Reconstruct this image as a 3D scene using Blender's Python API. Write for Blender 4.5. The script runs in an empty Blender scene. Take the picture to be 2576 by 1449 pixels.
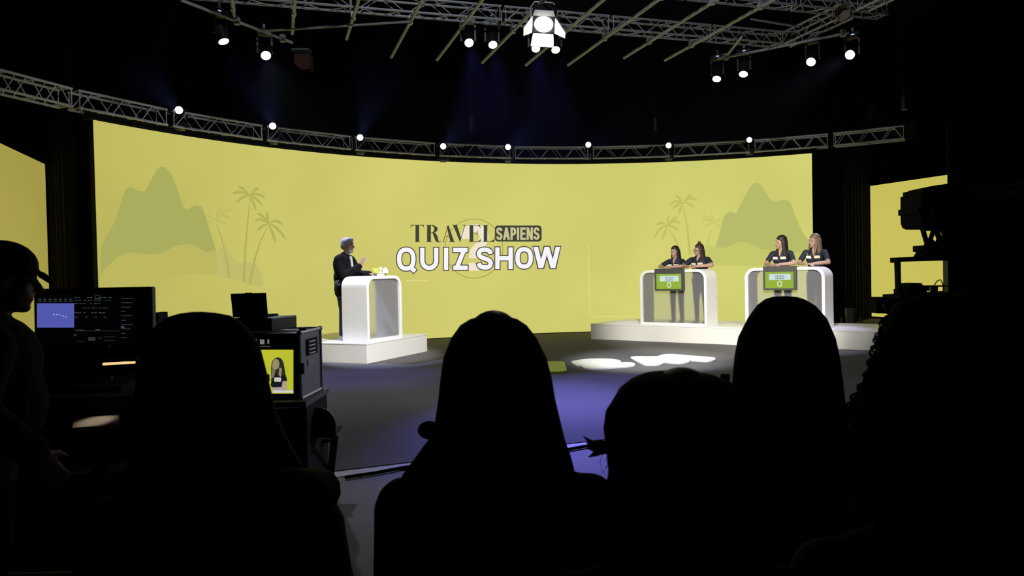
import bpy, bmesh, math, random
import numpy as np
from mathutils import Vector, Matrix
random.seed(7)
PI = math.pi
sc = bpy.context.scene
COL = sc.collection

# ------------------------------------------------------------------ camera
FPX, EYE, PITCH, ROLL = 1860.0, 1.43, math.atan(35/1860.0), 0.021
CF = Vector((0, math.cos(PITCH), -math.sin(PITCH)))
R0 = Vector((1, 0, 0)); U0 = Vector((0, math.sin(PITCH), math.cos(PITCH)))
CR = R0*math.cos(ROLL) - U0*math.sin(ROLL)
CU = U0*math.cos(ROLL) + R0*math.sin(ROLL)
CAM = Vector((0, 0, EYE))
cd = bpy.data.cameras.new('camera'); cam = bpy.data.objects.new('camera', cd); COL.objects.link(cam)
cd.sensor_width = 36; cd.lens = FPX/2576*36; cd.clip_end = 200; cd.clip_start = 0.05
cd.dof.use_dof = True; cd.dof.focus_distance = 14.0; cd.dof.aperture_fstop = 8.0
cam.matrix_world = Matrix(((CR.x, CU.x, -CF.x, CAM.x), (CR.y, CU.y, -CF.y, CAM.y), (CR.z, CU.z, -CF.z, CAM.z), (0, 0, 0, 1)))
sc.camera = cam
def ray(u, v): return CF + CR*((u-1288)/FPX) + CU*((724.5-v)/FPX)
def at(u, v, y):
    d = ray(u, v); return CAM + d*(y/d.y)
def atz(u, v, z):
    d = ray(u, v); return CAM + d*((z-EYE)/d.z)

# ------------------------------------------------------------------ world, exposure, stage lights
w = bpy.data.worlds.new('world'); sc.world = w; w.use_nodes = True
w.node_tree.nodes['Background'].inputs[0].default_value = (0, 0, 0, 1)
vs = sc.view_settings
vs.view_transform = 'Standard'; vs.look = 'None'; vs.exposure = 0.0; vs.gamma = 1.0; vs.use_curve_mapping = False

def spot(name, loc, target, watts, color=(1, 1, 1), angle=30, blend=0.5, radius=0.07):
    ld = bpy.data.lights.new(name, 'SPOT'); ld.energy = watts; ld.color = color
    ld.spot_size = math.radians(angle); ld.spot_blend = blend; ld.shadow_soft_size = radius
    o = bpy.data.objects.new(name, ld); COL.objects.link(o)
    o.location = loc; d = Vector(target) - Vector(loc)
    o.rotation_euler = d.to_track_quat('-Z', 'Y').to_euler()
    return o
WARM = (1.0, 0.95, 0.86); COOL = (0.72, 0.74, 1.0); VIOLET = (0.24, 0.22, 1.0)
# front lights on the studio grid, above the frame
spot('front_spot', (1.5, 5.6, 5.2), (4.1, 14.5, 0.7), 5400, WARM, 29, 0.6)
spot('front_spot', (4.2, 6.4, 5.2), (5.0, 13.6, 0.8), 1300, WARM, 26, 0.6)
spot('front_spot', (1.4, 6.4, 5.2), (-2.2, 12.7, 0.9), 4600, (1.0, 0.97, 0.95), 18, 0.5)
spot('front_spot', (1.2, 7.6, 5.3), (2.2, 11.8, 0.0), 3100, (0.95, 0.95, 1.0), 26, 0.8)
spot('truss_fill', (0.5, 7.2, 7.5), (1.5, 15.0, 4.6), 420, (0.80, 0.86, 1.0), 150, 0.3, 0.15)  # unseen cool fill added to lift the trusses, no fixture behind it
# ------------------------------------------------------------------ materials
def srgb(c):
    return tuple(((x/255)/12.92 if x/255 <= 0.04045 else ((x/255+0.055)/1.055)**2.4) for x in c)
MATS = {}
def mat(name, rgb, rough=0.6, metal=0.0, spec=0.5, bump=None, var=0.0, vscale=8.0):
    """rgb: linear base colour; optional noise variation and bump (scale, strength)"""
    m = bpy.data.materials.new(name); m.use_nodes = True; nt = m.node_tree
    b = nt.nodes['Principled BSDF']
    b.inputs['Base Color'].default_value = (*rgb, 1); b.inputs['Roughness'].default_value = rough
    b.inputs['Metallic'].default_value = metal; b.inputs['Specular IOR Level'].default_value = spec
    if var or bump:
        tc = nt.nodes.new('ShaderNodeTexCoord')
    if var:
        n = nt.nodes.new('ShaderNodeTexNoise'); n.inputs['Scale'].default_value = vscale; n.inputs['Detail'].default_value = 4
        nt.links.new(tc.outputs['Object'], n.inputs['Vector'])
        mx = nt.nodes.new('ShaderNodeMix'); mx.data_type = 'RGBA'
        nt.links.new(n.outputs['Fac'], mx.inputs['Factor'])
        mx.inputs['A'].default_value = (*[max(0, c*(1-var)) for c in rgb], 1)
        mx.inputs['B'].default_value = (*[min(1, c*(1+var)) for c in rgb], 1)
        nt.links.new(mx.outputs['Result'], b.inputs['Base Color'])
    if bump:
        n2 = nt.nodes.new('ShaderNodeTexNoise'); n2.inputs['Scale'].default_value = bump[0]
        nt.links.new(tc.outputs['Object'], n2.inputs['Vector'])
        bp = nt.nodes.new('ShaderNodeBump'); bp.inputs['Strength'].default_value = bump[1]; bp.inputs['Distance'].default_value = 0.01
        nt.links.new(n2.outputs['Fac'], bp.inputs['Height']); nt.links.new(bp.outputs['Normal'], b.inputs['Normal'])
    MATS[name] = m
    return m
def emi(name, rgb255, strength=1.0):
    m = bpy.data.materials.new(name); m.use_nodes = True; nt = m.node_tree; nt.nodes.clear()
    o = nt.nodes.new('ShaderNodeOutputMaterial'); e = nt.nodes.new('ShaderNodeEmission')
    e.inputs['Color'].default_value = (*srgb(rgb255), 1); e.inputs['Strength'].default_value = strength
    nt.links.new(e.outputs[0], o.inputs[0]); MATS[name] = m
    return m
M_BLACK = mat('black_paint', (0.008, 0.008, 0.008), 0.8, spec=0.2, var=0.3)
M_DRAPE = mat('black_drape', (0.006, 0.006, 0.006), 0.95, spec=0.05, var=0.3, vscale=3)
M_PLASTIC = mat('black_plastic', (0.007, 0.007, 0.0075), 0.45, spec=0.4, var=0.2)
M_RUBBER = mat('matte_black', (0.010, 0.010, 0.011), 0.85, spec=0.2, var=0.2)
M_FLOOR = mat('grey_vinyl', (0.20, 0.20, 0.21), 0.6, spec=0.12, var=0.12, vscale=2)
M_CARPET = mat('dark_carpet', (0.125, 0.12, 0.12), 0.85, spec=0.08, bump=(250, 0.15), var=0.12, vscale=40)
M_TAPE = mat('pale_tape', (0.36, 0.36, 0.37), 0.5, var=0.15)
M_ALU = mat('aluminium', (0.62, 0.62, 0.64), 0.42, metal=0.25, var=0.15, vscale=12)
M_STEEL = mat('grey_steel', (0.34, 0.34, 0.35), 0.5, metal=0.2, var=0.25, vscale=10)
M_WHITE = mat('white_gloss_paint', (0.80, 0.80, 0.79), 0.38, var=0.03)
M_PLAT = mat('white_platform_paint', (0.74, 0.73, 0.70), 0.5, var=0.04, vscale=3)
M_GREYP = mat('grey_painted_metal', (0.055, 0.058, 0.055), 0.5, var=0.15)
M_CASE = mat('grey_laminate', (0.24, 0.25, 0.28), 0.5, var=0.2, vscale=30)
M_GREEN = mat('lime_green_paint', srgb((190, 215, 70)), 0.5, var=0.05)
def hair_mat(name, rgb, rough=0.5, spec=0.4, var=0.35):
    m = mat(name, rgb, rough, spec=spec, var=var, vscale=90); nt = m.node_tree
    tc = next(n for n in nt.nodes if n.type == 'TEX_COORD'); nz = next(n for n in nt.nodes if n.type == 'TEX_NOISE')
    mp = nt.nodes.new('ShaderNodeMapping'); mp.inputs['Scale'].default_value = (1, 1, 0.06)
    nt.links.new(tc.outputs['Object'], mp.inputs[0]); nt.links.new(mp.outputs[0], nz.inputs['Vector'])
    bp = nt.nodes.new('ShaderNodeBump'); bp.inputs['Strength'].default_value = 0.25; bp.inputs['Distance'].default_value = 0.004
    nt.links.new(nz.outputs['Fac'], bp.inputs['Height']); nt.links.new(bp.outputs['Normal'], nt.nodes['Principled BSDF'].inputs['Normal'])
    return m
M_HAIR_DK = hair_mat('dark_hair', (0.016, 0.011, 0.009))
M_HAIR_AUD = hair_mat('shadowed_dark_hair', (0.012, 0.008, 0.006), 0.85, 0.05)
M_HAIR_BR = hair_mat('brown_hair', (0.030, 0.015, 0.011))
M_HAIR_BL = hair_mat('blonde_hair', (0.17, 0.115, 0.07))
M_HAIR_GR = hair_mat('grey_hair', (0.42, 0.41, 0.42), 0.6)
M_SKIN = mat('skin', (0.38, 0.235, 0.175), 0.5, var=0.08, vscale=20)
M_SKIN2 = mat('tanned_skin', (0.36, 0.21, 0.15), 0.5, var=0.08, vscale=20)
M_LIP = mat('lips', (0.33, 0.16, 0.135), 0.5)
M_EYE = mat('eye_dark', (0.02, 0.015, 0.012), 0.2)
M_NAVY = mat('navy_polo', (0.006, 0.009, 0.020), 0.75, bump=(300, 0.2), var=0.2)
M_JACKET = mat('black_jacket', (0.005, 0.005, 0.006), 0.85, spec=0.12, bump=(300, 0.2), var=0.2)
M_SHIRT = mat('pale_mint_shirt', (0.45, 0.52, 0.46), 0.7, var=0.05)
M_JEANS = mat('slate_trousers', (0.045, 0.05, 0.06), 0.8, bump=(300, 0.2), var=0.2)
M_DKTROU = mat('dark_trousers', (0.012, 0.012, 0.014), 0.85, var=0.2)
M_SHOE = mat('white_shoes', (0.6, 0.6, 0.62), 0.5)
M_DKSHOE = mat('black_shoes', (0.015, 0.015, 0.015), 0.5)
M_COAT = mat('charcoal_coat', (0.022, 0.020, 0.019), 0.9, spec=0.1, bump=(120, 0.3), var=0.3)
M_FUR = mat('grey_fur', (0.06, 0.057, 0.055), 0.95, spec=0.1, bump=(150, 0.6), var=0.4)
M_PAPER = mat('paper', (0.75, 0.70, 0.62), 0.7)
M_BADGE = mat('white_badge', (0.78, 0.78, 0.76), 0.5)
M_BADGE2 = mat('cream_badge', (0.72, 0.66, 0.48), 0.5)
M_LENS = emi('lamp_lens', (250, 250, 255), 6.0)
M_LENS2 = emi('lamp_lens_dim', (250, 250, 255), 1.1)
M_FRES = emi('fresnel_lens', (255, 252, 246), 60.0)
M_INDIC = emi('indicator', (190, 215, 255), 0.8)
M_DOOR = mat('silver_barndoor', (0.6, 0.6, 0.6), 0.6)
# frosted acrylic
def frosted():
    m = bpy.data.materials.new('frosted_acrylic'); m.use_nodes = True; nt = m.node_tree; nt.nodes.clear()
    o = nt.nodes.new('ShaderNodeOutputMaterial')
    rf = nt.nodes.new('ShaderNodeBsdfRefraction'); rf.inputs['Color'].default_value = (0.97, 0.97, 0.99, 1); rf.inputs['Roughness'].default_value = 0.30; rf.inputs['IOR'].default_value = 1.12
    df = nt.nodes.new('ShaderNodeBsdfDiffuse'); df.inputs['Color'].default_value = (0.66, 0.68, 0.74, 1)
    gl = nt.nodes.new('ShaderNodeBsdfGlossy'); gl.inputs['Roughness'].default_value = 0.3; gl.inputs['Color'].default_value = (0.8, 0.8, 0.85, 1)
    a = nt.nodes.new('ShaderNodeMixShader'); a.inputs[0].default_value = 0.16
    b = nt.nodes.new('ShaderNodeMixShader'); b.inputs[0].default_value = 0.05
    nt.links.new(rf.outputs[0], a.inputs[1]); nt.links.new(df.outputs[0], a.inputs[2])
    nt.links.new(a.outputs[0], b.inputs[1]); nt.links.new(gl.outputs[0], b.inputs[2]); nt.links.new(b.outputs[0], o.inputs[0])
    return m
M_FROST = frosted()
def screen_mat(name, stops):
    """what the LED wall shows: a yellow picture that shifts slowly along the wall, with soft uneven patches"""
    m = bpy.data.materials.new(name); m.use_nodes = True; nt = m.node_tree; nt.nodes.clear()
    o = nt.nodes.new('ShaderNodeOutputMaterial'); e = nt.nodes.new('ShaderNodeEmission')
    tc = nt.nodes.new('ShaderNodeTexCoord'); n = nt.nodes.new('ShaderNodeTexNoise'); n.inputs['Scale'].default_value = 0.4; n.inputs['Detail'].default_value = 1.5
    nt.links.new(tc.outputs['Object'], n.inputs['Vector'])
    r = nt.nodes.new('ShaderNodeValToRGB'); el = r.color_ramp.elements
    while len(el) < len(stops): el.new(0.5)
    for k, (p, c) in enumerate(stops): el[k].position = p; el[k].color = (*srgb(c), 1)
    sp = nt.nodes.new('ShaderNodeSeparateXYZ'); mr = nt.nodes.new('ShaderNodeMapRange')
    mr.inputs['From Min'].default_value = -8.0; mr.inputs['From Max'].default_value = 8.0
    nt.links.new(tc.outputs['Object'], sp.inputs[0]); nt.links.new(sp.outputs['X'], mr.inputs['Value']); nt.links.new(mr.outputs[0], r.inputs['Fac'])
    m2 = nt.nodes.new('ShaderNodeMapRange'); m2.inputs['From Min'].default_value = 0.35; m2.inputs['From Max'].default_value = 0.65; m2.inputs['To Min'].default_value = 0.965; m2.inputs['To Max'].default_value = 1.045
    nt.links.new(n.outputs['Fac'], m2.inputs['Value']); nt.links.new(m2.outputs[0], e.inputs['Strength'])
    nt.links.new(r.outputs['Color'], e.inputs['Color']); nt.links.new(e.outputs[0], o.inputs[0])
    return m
# positions run over x = -8..8 m about the middle of the wall
M_SCREEN = screen_mat('led_yellow', [(0.12, (184, 178, 91)), (0.27, (203, 197, 107)), (0.42, (209, 204, 112)), (0.9, (208, 207, 114))])  # darker left end: off-axis LED dimming painted into the emission colour
M_SIDE = screen_mat('led_side_yellow', [(0.42, (156, 147, 70)), (0.52, (170, 160, 76))])
M_SIDE_R = screen_mat('led_side_yellow_bright', [(0.4, (202, 194, 92)), (0.6, (200, 190, 92))])

# ------------------------------------------------------------------ mesh helpers
class MB:
    def __init__(s): s.v = []; s.f = []
    def add(s, vs, fs):
        k = len(s.v); s.v += [Vector(p) for p in vs]; s.f += [tuple(i+k for i in f) for f in fs]; return s
    def box(s, c, size, M=None):
        c = Vector(c); hx, hy, hz = size[0]/2, size[1]/2, size[2]/2
        vs = [Vector((x, y, z)) for x in (-hx, hx) for y in (-hy, hy) for z in (-hz, hz)]
        vs = [c + (M @ p if M else p) for p in vs]
        return s.add(vs, [(0, 1, 3, 2), (4, 6, 7, 5), (0, 4, 5, 1), (2, 3, 7, 6), (0, 2, 6, 4), (1, 5, 7, 3)])
    def hexa(s, a, b):
        """two quads a,b (4 pts each) -> closed hexahedron"""
        return s.add(list(a)+list(b), [(3, 2, 1, 0), (4, 5, 6, 7), (0, 1, 5, 4), (1, 2, 6, 5), (2, 3, 7, 6), (3, 0, 4, 7)])
    def bar(s, p0, p1, r0, r1=None, n=10):
        p0 = Vector(p0); p1 = Vector(p1); r1 = r0 if r1 is None else r1
        d = (p1-p0).normalized(); a = d.orthogonal().normalized(); b = d.cross(a)
        vs = [p0 + (a*math.cos(2*PI*i/n)+b*math.sin(2*PI*i/n))*r0 for i in range(n)] + [p1 + (a*math.cos(2*PI*i/n)+b*math.sin(2*PI*i/n))*r1 for i in range(n)]
        fs = [(i, (i+1) % n, n+(i+1) % n, n+i) for i in range(n)] + [tuple(range(n))[::-1], tuple(range(n, 2*n))]
        return s.add(vs, fs)
    def tube(s, pts, r, n=8):
        pts = [Vector(p) for p in pts]; k = len(s.v); m = len(pts)
        up = None
        for i, p in enumerate(pts):
            d = (pts[min(i+1, m-1)] - pts[max(i-1, 0)]).normalized()
            if up is None: up = d.orthogonal().normalized()
            a = (up - d*up.dot(d)).normalized(); b = d.cross(a); up = a
            rr = r[i] if isinstance(r, (list, tuple)) else r
            s.v += [p + (a*math.cos(2*PI*j/n)+b*math.sin(2*PI*j/n))*rr for j in range(n)]
        for i in range(m-1):
            for j in range(n):
                s.f.append((k+i*n+j, k+i*n+(j+1) % n, k+(i+1)*n+(j+1) % n, k+(i+1)*n+j))
        s.f.append(tuple(k+j for j in range(n))[::-1]); s.f.append(tuple(k+(m-1)*n+j for j in range(n)))
        return s
    def loft(s, rings):
        k = len(s.v); n = len(rings[0]); m = len(rings)
        for rg in rings: s.v += [Vector(p) for p in rg]
        for i in range(m-1):
            for j in range(n):
                s.f.append((k+i*n+j, k+i*n+(j+1) % n, k+(i+1)*n+(j+1) % n, k+(i+1)*n+j))
        s.f.append(tuple(k+j for j in range(n))[::-1]); s.f.append(tuple(k+(m-1)*n+j for j in range(n)))
        return s
    def prism(s, poly, axis_vec):
        """closed polygon (3D pts) extruded by axis_vec"""
        n = len(poly); a = [Vector(p) for p in poly]; av = Vector(axis_vec)
        return s.add(a + [p+av for p in a], [tuple(range(n))[::-1], tuple(range(n, 2*n))] + [(i, (i+1) % n, n+(i+1) % n, n+i) for i in range(n)])
    def ellipsoid(s, c, r, n=14, m=9, M=None):
        c = Vector(c); k = len(s.v); vs = [Vector((0, 0, -r[2]))]
        for i in range(1, m):
            t = -PI/2 + PI*i/m
            for j in range(n):
                vs.append(Vector((r[0]*math.cos(t)*math.cos(2*PI*j/n), r[1]*math.cos(t)*math.sin(2*PI*j/n), r[2]*math.sin(t))))
        vs.append(Vector((0, 0, r[2])))
        s.v += [c + (M @ p if M else p) for p in vs]
        for j in range(n): s.f.append((k, k+1+(j+1) % n, k+1+j))
        for i in range(m-2):
            for j in range(n):
                a = k+1+i*n
                s.f.append((a+j, a+(j+1) % n, a+n+(j+1) % n, a+n+j))
        a = k+1+(m-2)*n; t = k+1+(m-1)*n
        for j in range(n): s.f.append((a+j, a+(j+1) % n, t))
        return s
    def capsule(s, p0, r0, p1, r1, n=12):
        p0 = Vector(p0); p1 = Vector(p1); d = p1-p0
        d = d.normalized() if d.length > 1e-6 else Vector((0, 0, 1))
        a = d.orthogonal().normalized(); b = d.cross(a); rings = []
        for i in range(4):
            t = -PI/2 + (i+0.35)*PI/2/3.5
            rings.append((p0 + d*r0*math.sin(t), r0*math.cos(t)))
        for i in range(4):
            t = (i+0.15)*PI/2/3.5
            rings.append((p1 + d*r1*math.sin(t), r1*math.cos(t)))
        return s.loft([[c + (a*math.cos(2*PI*j/n)+b*math.sin(2*PI*j/n))*r for j in range(n)] for c, r in rings])
    def mesh(s, name, inv=None):
        me = bpy.data.meshes.new(name)
        me.from_pydata([tuple(inv @ p) if inv else tuple(p) for p in s.v], [], s.f); me.update()
        return me

PMAT = {}
def tag(o, label=None, cat=None, group=None, kind=None):
    if label: o['label'] = label
    if cat: o['category'] = cat
    if group: o['group'] = group
    if kind: o['kind'] = kind
    return o
def thing(name, label, cat, loc=(0, 0, 0), rz=0.0, group=None):
    o = bpy.data.objects.new(name, None); COL.objects.link(o); o.empty_display_size = 0.1
    o.location = loc; o.rotation_euler = (0, 0, rz)
    PMAT[o] = Matrix.Translation(Vector(loc)) @ Matrix.Rotation(rz, 4, 'Z')
    return tag(o, label, cat, group)
def obj(name, mb, m, parent=None, local=False, smooth=False, bevel=0.0):
    """mesh object from world-space geometry (or local=True: the parent's frame)"""
    inv = None
    root = parent
    M = Matrix.Identity(4)
    chain = []
    while root is not None:
        chain.append(root); root = root.parent
    for r in reversed(chain):
        if r in PMAT: M = M @ PMAT[r]
    if parent is not None and not local: inv = M.inverted()
    me = mb.mesh(name, inv)
    me.materials.append(m)
    if smooth:
        for p in me.polygons: p.use_smooth = True
    o = bpy.data.objects.new(name, me); COL.objects.link(o)
    if parent is not None: o.parent = parent
    if bevel:
        bv = o.modifiers.new('bevel', 'BEVEL'); bv.width = bevel; bv.segments = 2; bv.limit_method = 'ANGLE'
    return o
UNITBAR = {}
def rod(name, p0, p1, r, m, parent):
    """a round bar that shares one unit mesh per material"""
    if m not in UNITBAR:
        me = MB().bar((0, 0, 0), (0, 0, 1), 1.0, n=8).mesh('round_bar'); me.materials.append(m)
        for p in me.polygons: p.use_smooth = len(p.vertices) == 4
        UNITBAR[m] = me
    p0 = Vector(p0); p1 = Vector(p1); d = p1-p0
    o = bpy.data.objects.new(name, UNITBAR[m]); COL.objects.link(o)
    W = Matrix.Translation(p0) @ d.to_track_quat('Z', 'Y').to_matrix().to_4x4() @ Matrix.Diagonal((r, r, d.length, 1))
    if parent is not None:
        o.parent = parent; W = PMAT[parent].inverted() @ W
    o.matrix_basis = W
    return o
ORD = ['first', 'second', 'third', 'fourth', 'fifth', 'sixth', 'seventh', 'eighth', 'ninth', 'tenth', 'eleventh', 'twelfth']
def rotz(a): return Matrix.Rotation(a, 3, 'Z')

# ------------------------------------------------------------------ setting
tag(obj('floor', MB().box((1, 9, -0.06), (36, 36, 0.10)), M_FLOOR), kind='structure')
tag(obj('wall_back', MB().box((1, 24.6, 3.95), (36, 0.2, 7.9)), M_DRAPE), kind='structure')
tag(obj('wall_left', MB().box((-14.5, 9, 3.95), (0.2, 31.4, 7.9)), M_DRAPE), kind='structure')
tag(obj('wall_right', MB().box((16.5, 9, 3.95), (0.2, 31.4, 7.9)), M_DRAPE), kind='structure')
tag(obj('wall_rear', MB().box((1, -6.6, 3.95), (36, 0.2, 7.9)), M_DRAPE), kind='structure')
tag(obj('ceiling', MB().box((1, 9, 8.0), (36, 36, 0.2)), M_BLACK), kind='structure')
# dark stage carpet: front edge along the pale strip
e0 = atz(835, 1185, 0); e1 = atz(1440, 1114, 0); ed = (e1-e0).normalized(); en = Vector((-ed.y, ed.x, 0))
cp = [e0 - ed*9, e0 + ed*17, e0 + ed*17 + en*20, e0 - ed*9 + en*20]
tag(obj('floor', MB().prism([Vector((p.x, p.y, -0.01)) for p in cp], (0, 0, 0.01)), M_CARPET), kind='structure')
tag(obj('stage_edge_tape', MB().prism([Vector((p.x, p.y, -0.009)) for p in (e0-ed*3-en*0.16, e0+ed*5-en*0.16, e0+ed*5-en*0.012, e0-ed*3-en*0.012)], (0, 0, 0.004)), M_TAPE),
    'pale tape strip along the front edge of the dark stage carpet', 'tape')
cb = MB(); c0 = atz(868, 1203, 0); c1 = atz(1015, 1178, 0); c2 = atz(1430, 1132, 0); c3 = atz(1560, 1108, 0)
cb.tube([c0+Vector((0, 0, .006)), c0.lerp(c1, .5)+Vector((0.0, -.02, .006)), c1+Vector((0, 0, .006)), c1.lerp(c2, .5)+Vector((0, .03, .006)), c2+Vector((0, 0, .006)), c3+Vector((0, 0, .006))], 0.013)
tag(obj('floor_cable', cb, M_RUBBER, smooth=True), 'thick black cable lying on the grey floor along the stage edge', 'cable')

# ------------------------------------------------------------------ LED wall
AC = Vector((2.583, 7.62)); AR = 10.056; STOP = 4.013; SBOT = 0.02
def on_arc(u, v, R=AR):
    """pixel -> (angle, z) on the vertical cylinder of the LED wall"""
    d = ray(u, v); ox, oy = -AC.x, -AC.y
    a = d.x*d.x+d.y*d.y; b = 2*(ox*d.x+oy*d.y); c = ox*ox+oy*oy-R*R
    t = (-b+math.sqrt(b*b-4*a*c))/(2*a)
    return math.atan2(oy+d.y*t, ox+d.x*t), EYE+d.z*t
def arc(th, z, R): return Vector((AC.x+R*math.cos(th), AC.y+R*math.sin(th), z))
TH0 = on_arc(240.5, 400)[0]; TH1 = on_arc(2043.5, 500)[0]
led = thing('led_wall', 'wide curved LED wall showing a yellow desert island backdrop behind the stage', 'led screen', arc((TH0+TH1)/2, 0, AR))
N = 72
def arc_sheet(R0, R1, z0, z1, t0=TH0, t1=TH1, n=N):
    mb = MB(); rings = []
    for i in range(n+1):
        t = t0+(t1-t0)*i/n
        rings.append([arc(t, z0, R0), arc(t, z1, R0), arc(t, z1, R1), arc(t, z0, R1)])
    return mb.loft(rings)
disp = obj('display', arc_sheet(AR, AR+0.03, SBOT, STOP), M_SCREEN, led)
obj('back_frame', arc_sheet(AR+0.035, AR+0.16, 0.0, STOP-0.01, TH0-0.002, TH1+0.002), M_BLACK, led)
obj('header', arc_sheet(AR-0.02, AR+0.16, STOP+0.002, STOP+0.13, TH0+0.01, TH1-0.01), M_BLACK, led)

def smooth(pts, n=4, closed=False):
    out = []; m = len(pts)
    rng = m if closed else m-1
    for i in range(rng):
        p0 = pts[(i-1) % m] if (closed or i > 0) else pts[0]; p1 = pts[i]; p2 = pts[(i+1) % m]; p3 = pts[(i+2) % m] if (closed or i+2 < m) else pts[-1]
        for k in range(n):
            t = k/n
            out.append(tuple(0.5*((2*p1[j])+(-p0[j]+p2[j])*t+(2*p0[j]-5*p1[j]+4*p2[j]-p3[j])*t*t+(-p0[j]+3*p1[j]-3*p2[j]+p3[j])*t**3) for j in (0, 1)))
    if not closed: out.append(tuple(pts[-1]))
    return out
LAYER = 0.002
def decal(name, polys, m, layer, parent=disp):
    """flat print shown on the LED wall; polys in photo pixels, lifted `layer` steps off the display"""
    bm = bmesh.new(); R = AR - LAYER*layer
    for poly in polys:
        q = [on_arc(u, v) for u, v in poly]
        vs = [bm.verts.new((-t*AR, 0, min(max(z, SBOT), STOP))) for t, z in q]
        try: bm.faces.new(vs)
        except ValueError: pass
    bmesh.ops.triangulate(bm, faces=bm.faces[:])
    xs = [v.co.x for v in bm.verts]
    x = math.floor(min(xs)/0.3)*0.3
    while x < max(xs):
        bmesh.ops.bisect_plane(bm, geom=bm.verts[:]+bm.edges[:]+bm.faces[:], plane_co=(x, 0, 0), plane_no=(1, 0, 0)); x += 0.3
    base = arc((TH0+TH1)/2, 0, AR)
    for v in bm.verts: v.co = arc(-v.co.x/AR, v.co.z, R) - base
    bm.normal_update(); me = bpy.data.meshes.new(name); bm.to_mesh(me); bm.free(); me.materials.append(m)
    o = bpy.data.objects.new(name, me); COL.objects.link(o); o.parent = parent
    return o
def ZA(p): return [(230+x*0.23466, 400+y*0.23466) for x, y in p]
def ZB(p): return [(1600+x*0.18634, 430+y*0.18634) for x, y in p]
def ZC(p): return [(980+x*0.17081, 540+y*0.17081) for x, y in p]
def ribbon(pts, w):
    """mitred strip around a centreline -> one polygon; w number or list"""
    n = len(pts); L = []; Rr = []
    for i in range(n):
        ws = (w[i] if isinstance(w, (list, tuple)) else w)/2
        p = Vector(pts[i]); a = (p-Vector(pts[i-1])).normalized() if i > 0 else None; b = (Vector(pts[i+1])-p).normalized() if i < n-1 else None
        if a is None: a = b
        if b is None: b = a
        t = (a+b); t = t.normalized() if t.length > 1e-6 else a
        nrm = Vector((-t.y, t.x)); k = min(ws/max(0.35, nrm.dot(Vector((-a.y, a.x)))), ws*2.5)
        L.append(tuple(p+nrm*k)); Rr.append(tuple(p-nrm*k))
    return L + Rr[::-1]
def quads(pts, w):
    """same strip as separate quads (safe for closed or tight curves)"""
    n = len(pts); r = ribbon(pts, w); L = r[:n]; Rr = r[n:][::-1]
    return [[L[i], L[i+1], Rr[i+1], Rr[i]] for i in range(n-1)]
M_MTN_L = emi('show_mountain_left', (171, 173, 94)); M_HILL_L = emi('show_hill_left', (188, 183, 96)); M_HILL_L2 = emi('show_far_hill_left', (191, 188, 108))
M_PALM_L = emi('show_palm_left', (178, 177, 92)); M_PALM_LF = emi('show_palm_left_faint', (191, 187, 100))
M_MTN_R = emi('show_mountain_right', (184, 188, 106)); M_HILL_R = emi('show_hill_right', (199, 199, 108))
M_PALM_R = emi('show_palm_right', (193, 193, 100)); M_PALM_RF = emi('show_palm_right_faint', (202, 201, 109))
hill_top = [(95, 1250), (130, 1190), (200, 1120), (270, 1060), (340, 1020), (430, 1003), (520, 1015), (640, 1022), (740, 1010), (800, 985), (860, 950), (920, 925), (1000, 915), (1080, 918), (1140, 945), (1200, 985), (1270, 1003), (1335, 975)]
mt = smooth([(100, 940), (150, 850), (215, 740), (270, 610), (310, 480), (345, 370), (375, 320), (410, 302), (450, 310), (500, 340), (540, 348), (580, 345), (615, 300), (650, 215), (690, 130), (725, 92), (757, 82), (790, 92), (830, 130), (870, 190), (900, 270), (930, 360), (960, 450), (985, 510), (1020, 540), (1060, 520), (1110, 497), (1150, 500), (1185, 525), (1215, 590), (1245, 690), (1290, 840), (1335, 975)])
decal('mountain_graphic', [ZA(mt + [(1335, 1040), (95, 1260)])], M_MTN_L, 1)
decal('far_hill_graphic', [ZA(smooth([(1250, 1003), (1335, 975), (1380, 955), (1430, 955), (1480, 990), (1520, 1060), (1560, 1105), (1620, 1120), (1700, 1105), (1750, 1120), (1790, 1170), (1820, 1240), (1840, 1360)]) + [(1700, 1360), (1600, 1310), (1480, 1275), (1300, 1250)])], M_HILL_L2, 2)
decal('hill_graphic', [ZA(smooth(hill_top) + [(1350, 1250), (1300, 1240), (1100, 1235), (950, 1245), (760, 1280), (600, 1310), (100, 1420)])], M_HILL_L, 3)
mr = smooth([(1075, 1020), (1110, 900), (1150, 750), (1180, 640), (1215, 580), (1260, 550), (1310, 560), (1360, 585), (1415, 600), (1440, 540), (1465, 430), (1490, 330), (1530, 235), (1580, 180), (1635, 160), (1680, 180), (1720, 230), (1765, 310), (1810, 380), (1850, 410), (1910, 415), (1960, 395), (2010, 385), (2060, 405), (2095, 450), (2130, 550), (2175, 670), (2230, 790), (2290, 890), (2378, 985)])
decal('mountain_graphic', [ZB(mr + [(2378, 1150), (1075, 1080)])], M_MTN_R, 1)
decal('hill_graphic', [ZB(smooth([(930, 1010), (980, 1005), (1060, 1025), (1180, 1040), (1250, 1020), (1340, 975), (1430, 960), (1500, 970), (1600, 1000), (1700, 1055), (2000, 1090), (2200, 1100), (2378, 1130)]) + [(2378, 1290), (1900, 1290), (1500, 1280), (1050, 1275), (940, 1250)])], M_HILL_R, 2)
def frond(c, tip, bend, wdt):
    cx, cy = c; tx, ty = tip; dx, dy = tx-cx, ty-cy; L = math.hypot(dx, dy)
    cl = []
    for i in range(9):
        t = i/8; h = bend*L*4*t*(1-t)
        cl.append((cx+dx*t, cy+dy*t-h))
    return ribbon(cl, [wdt*(0.35+2.6*t*(1-t)*(0.5+t)) * (0.05 if t == 1 else 1) for t in [i/8 for i in range(9)]])
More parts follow.
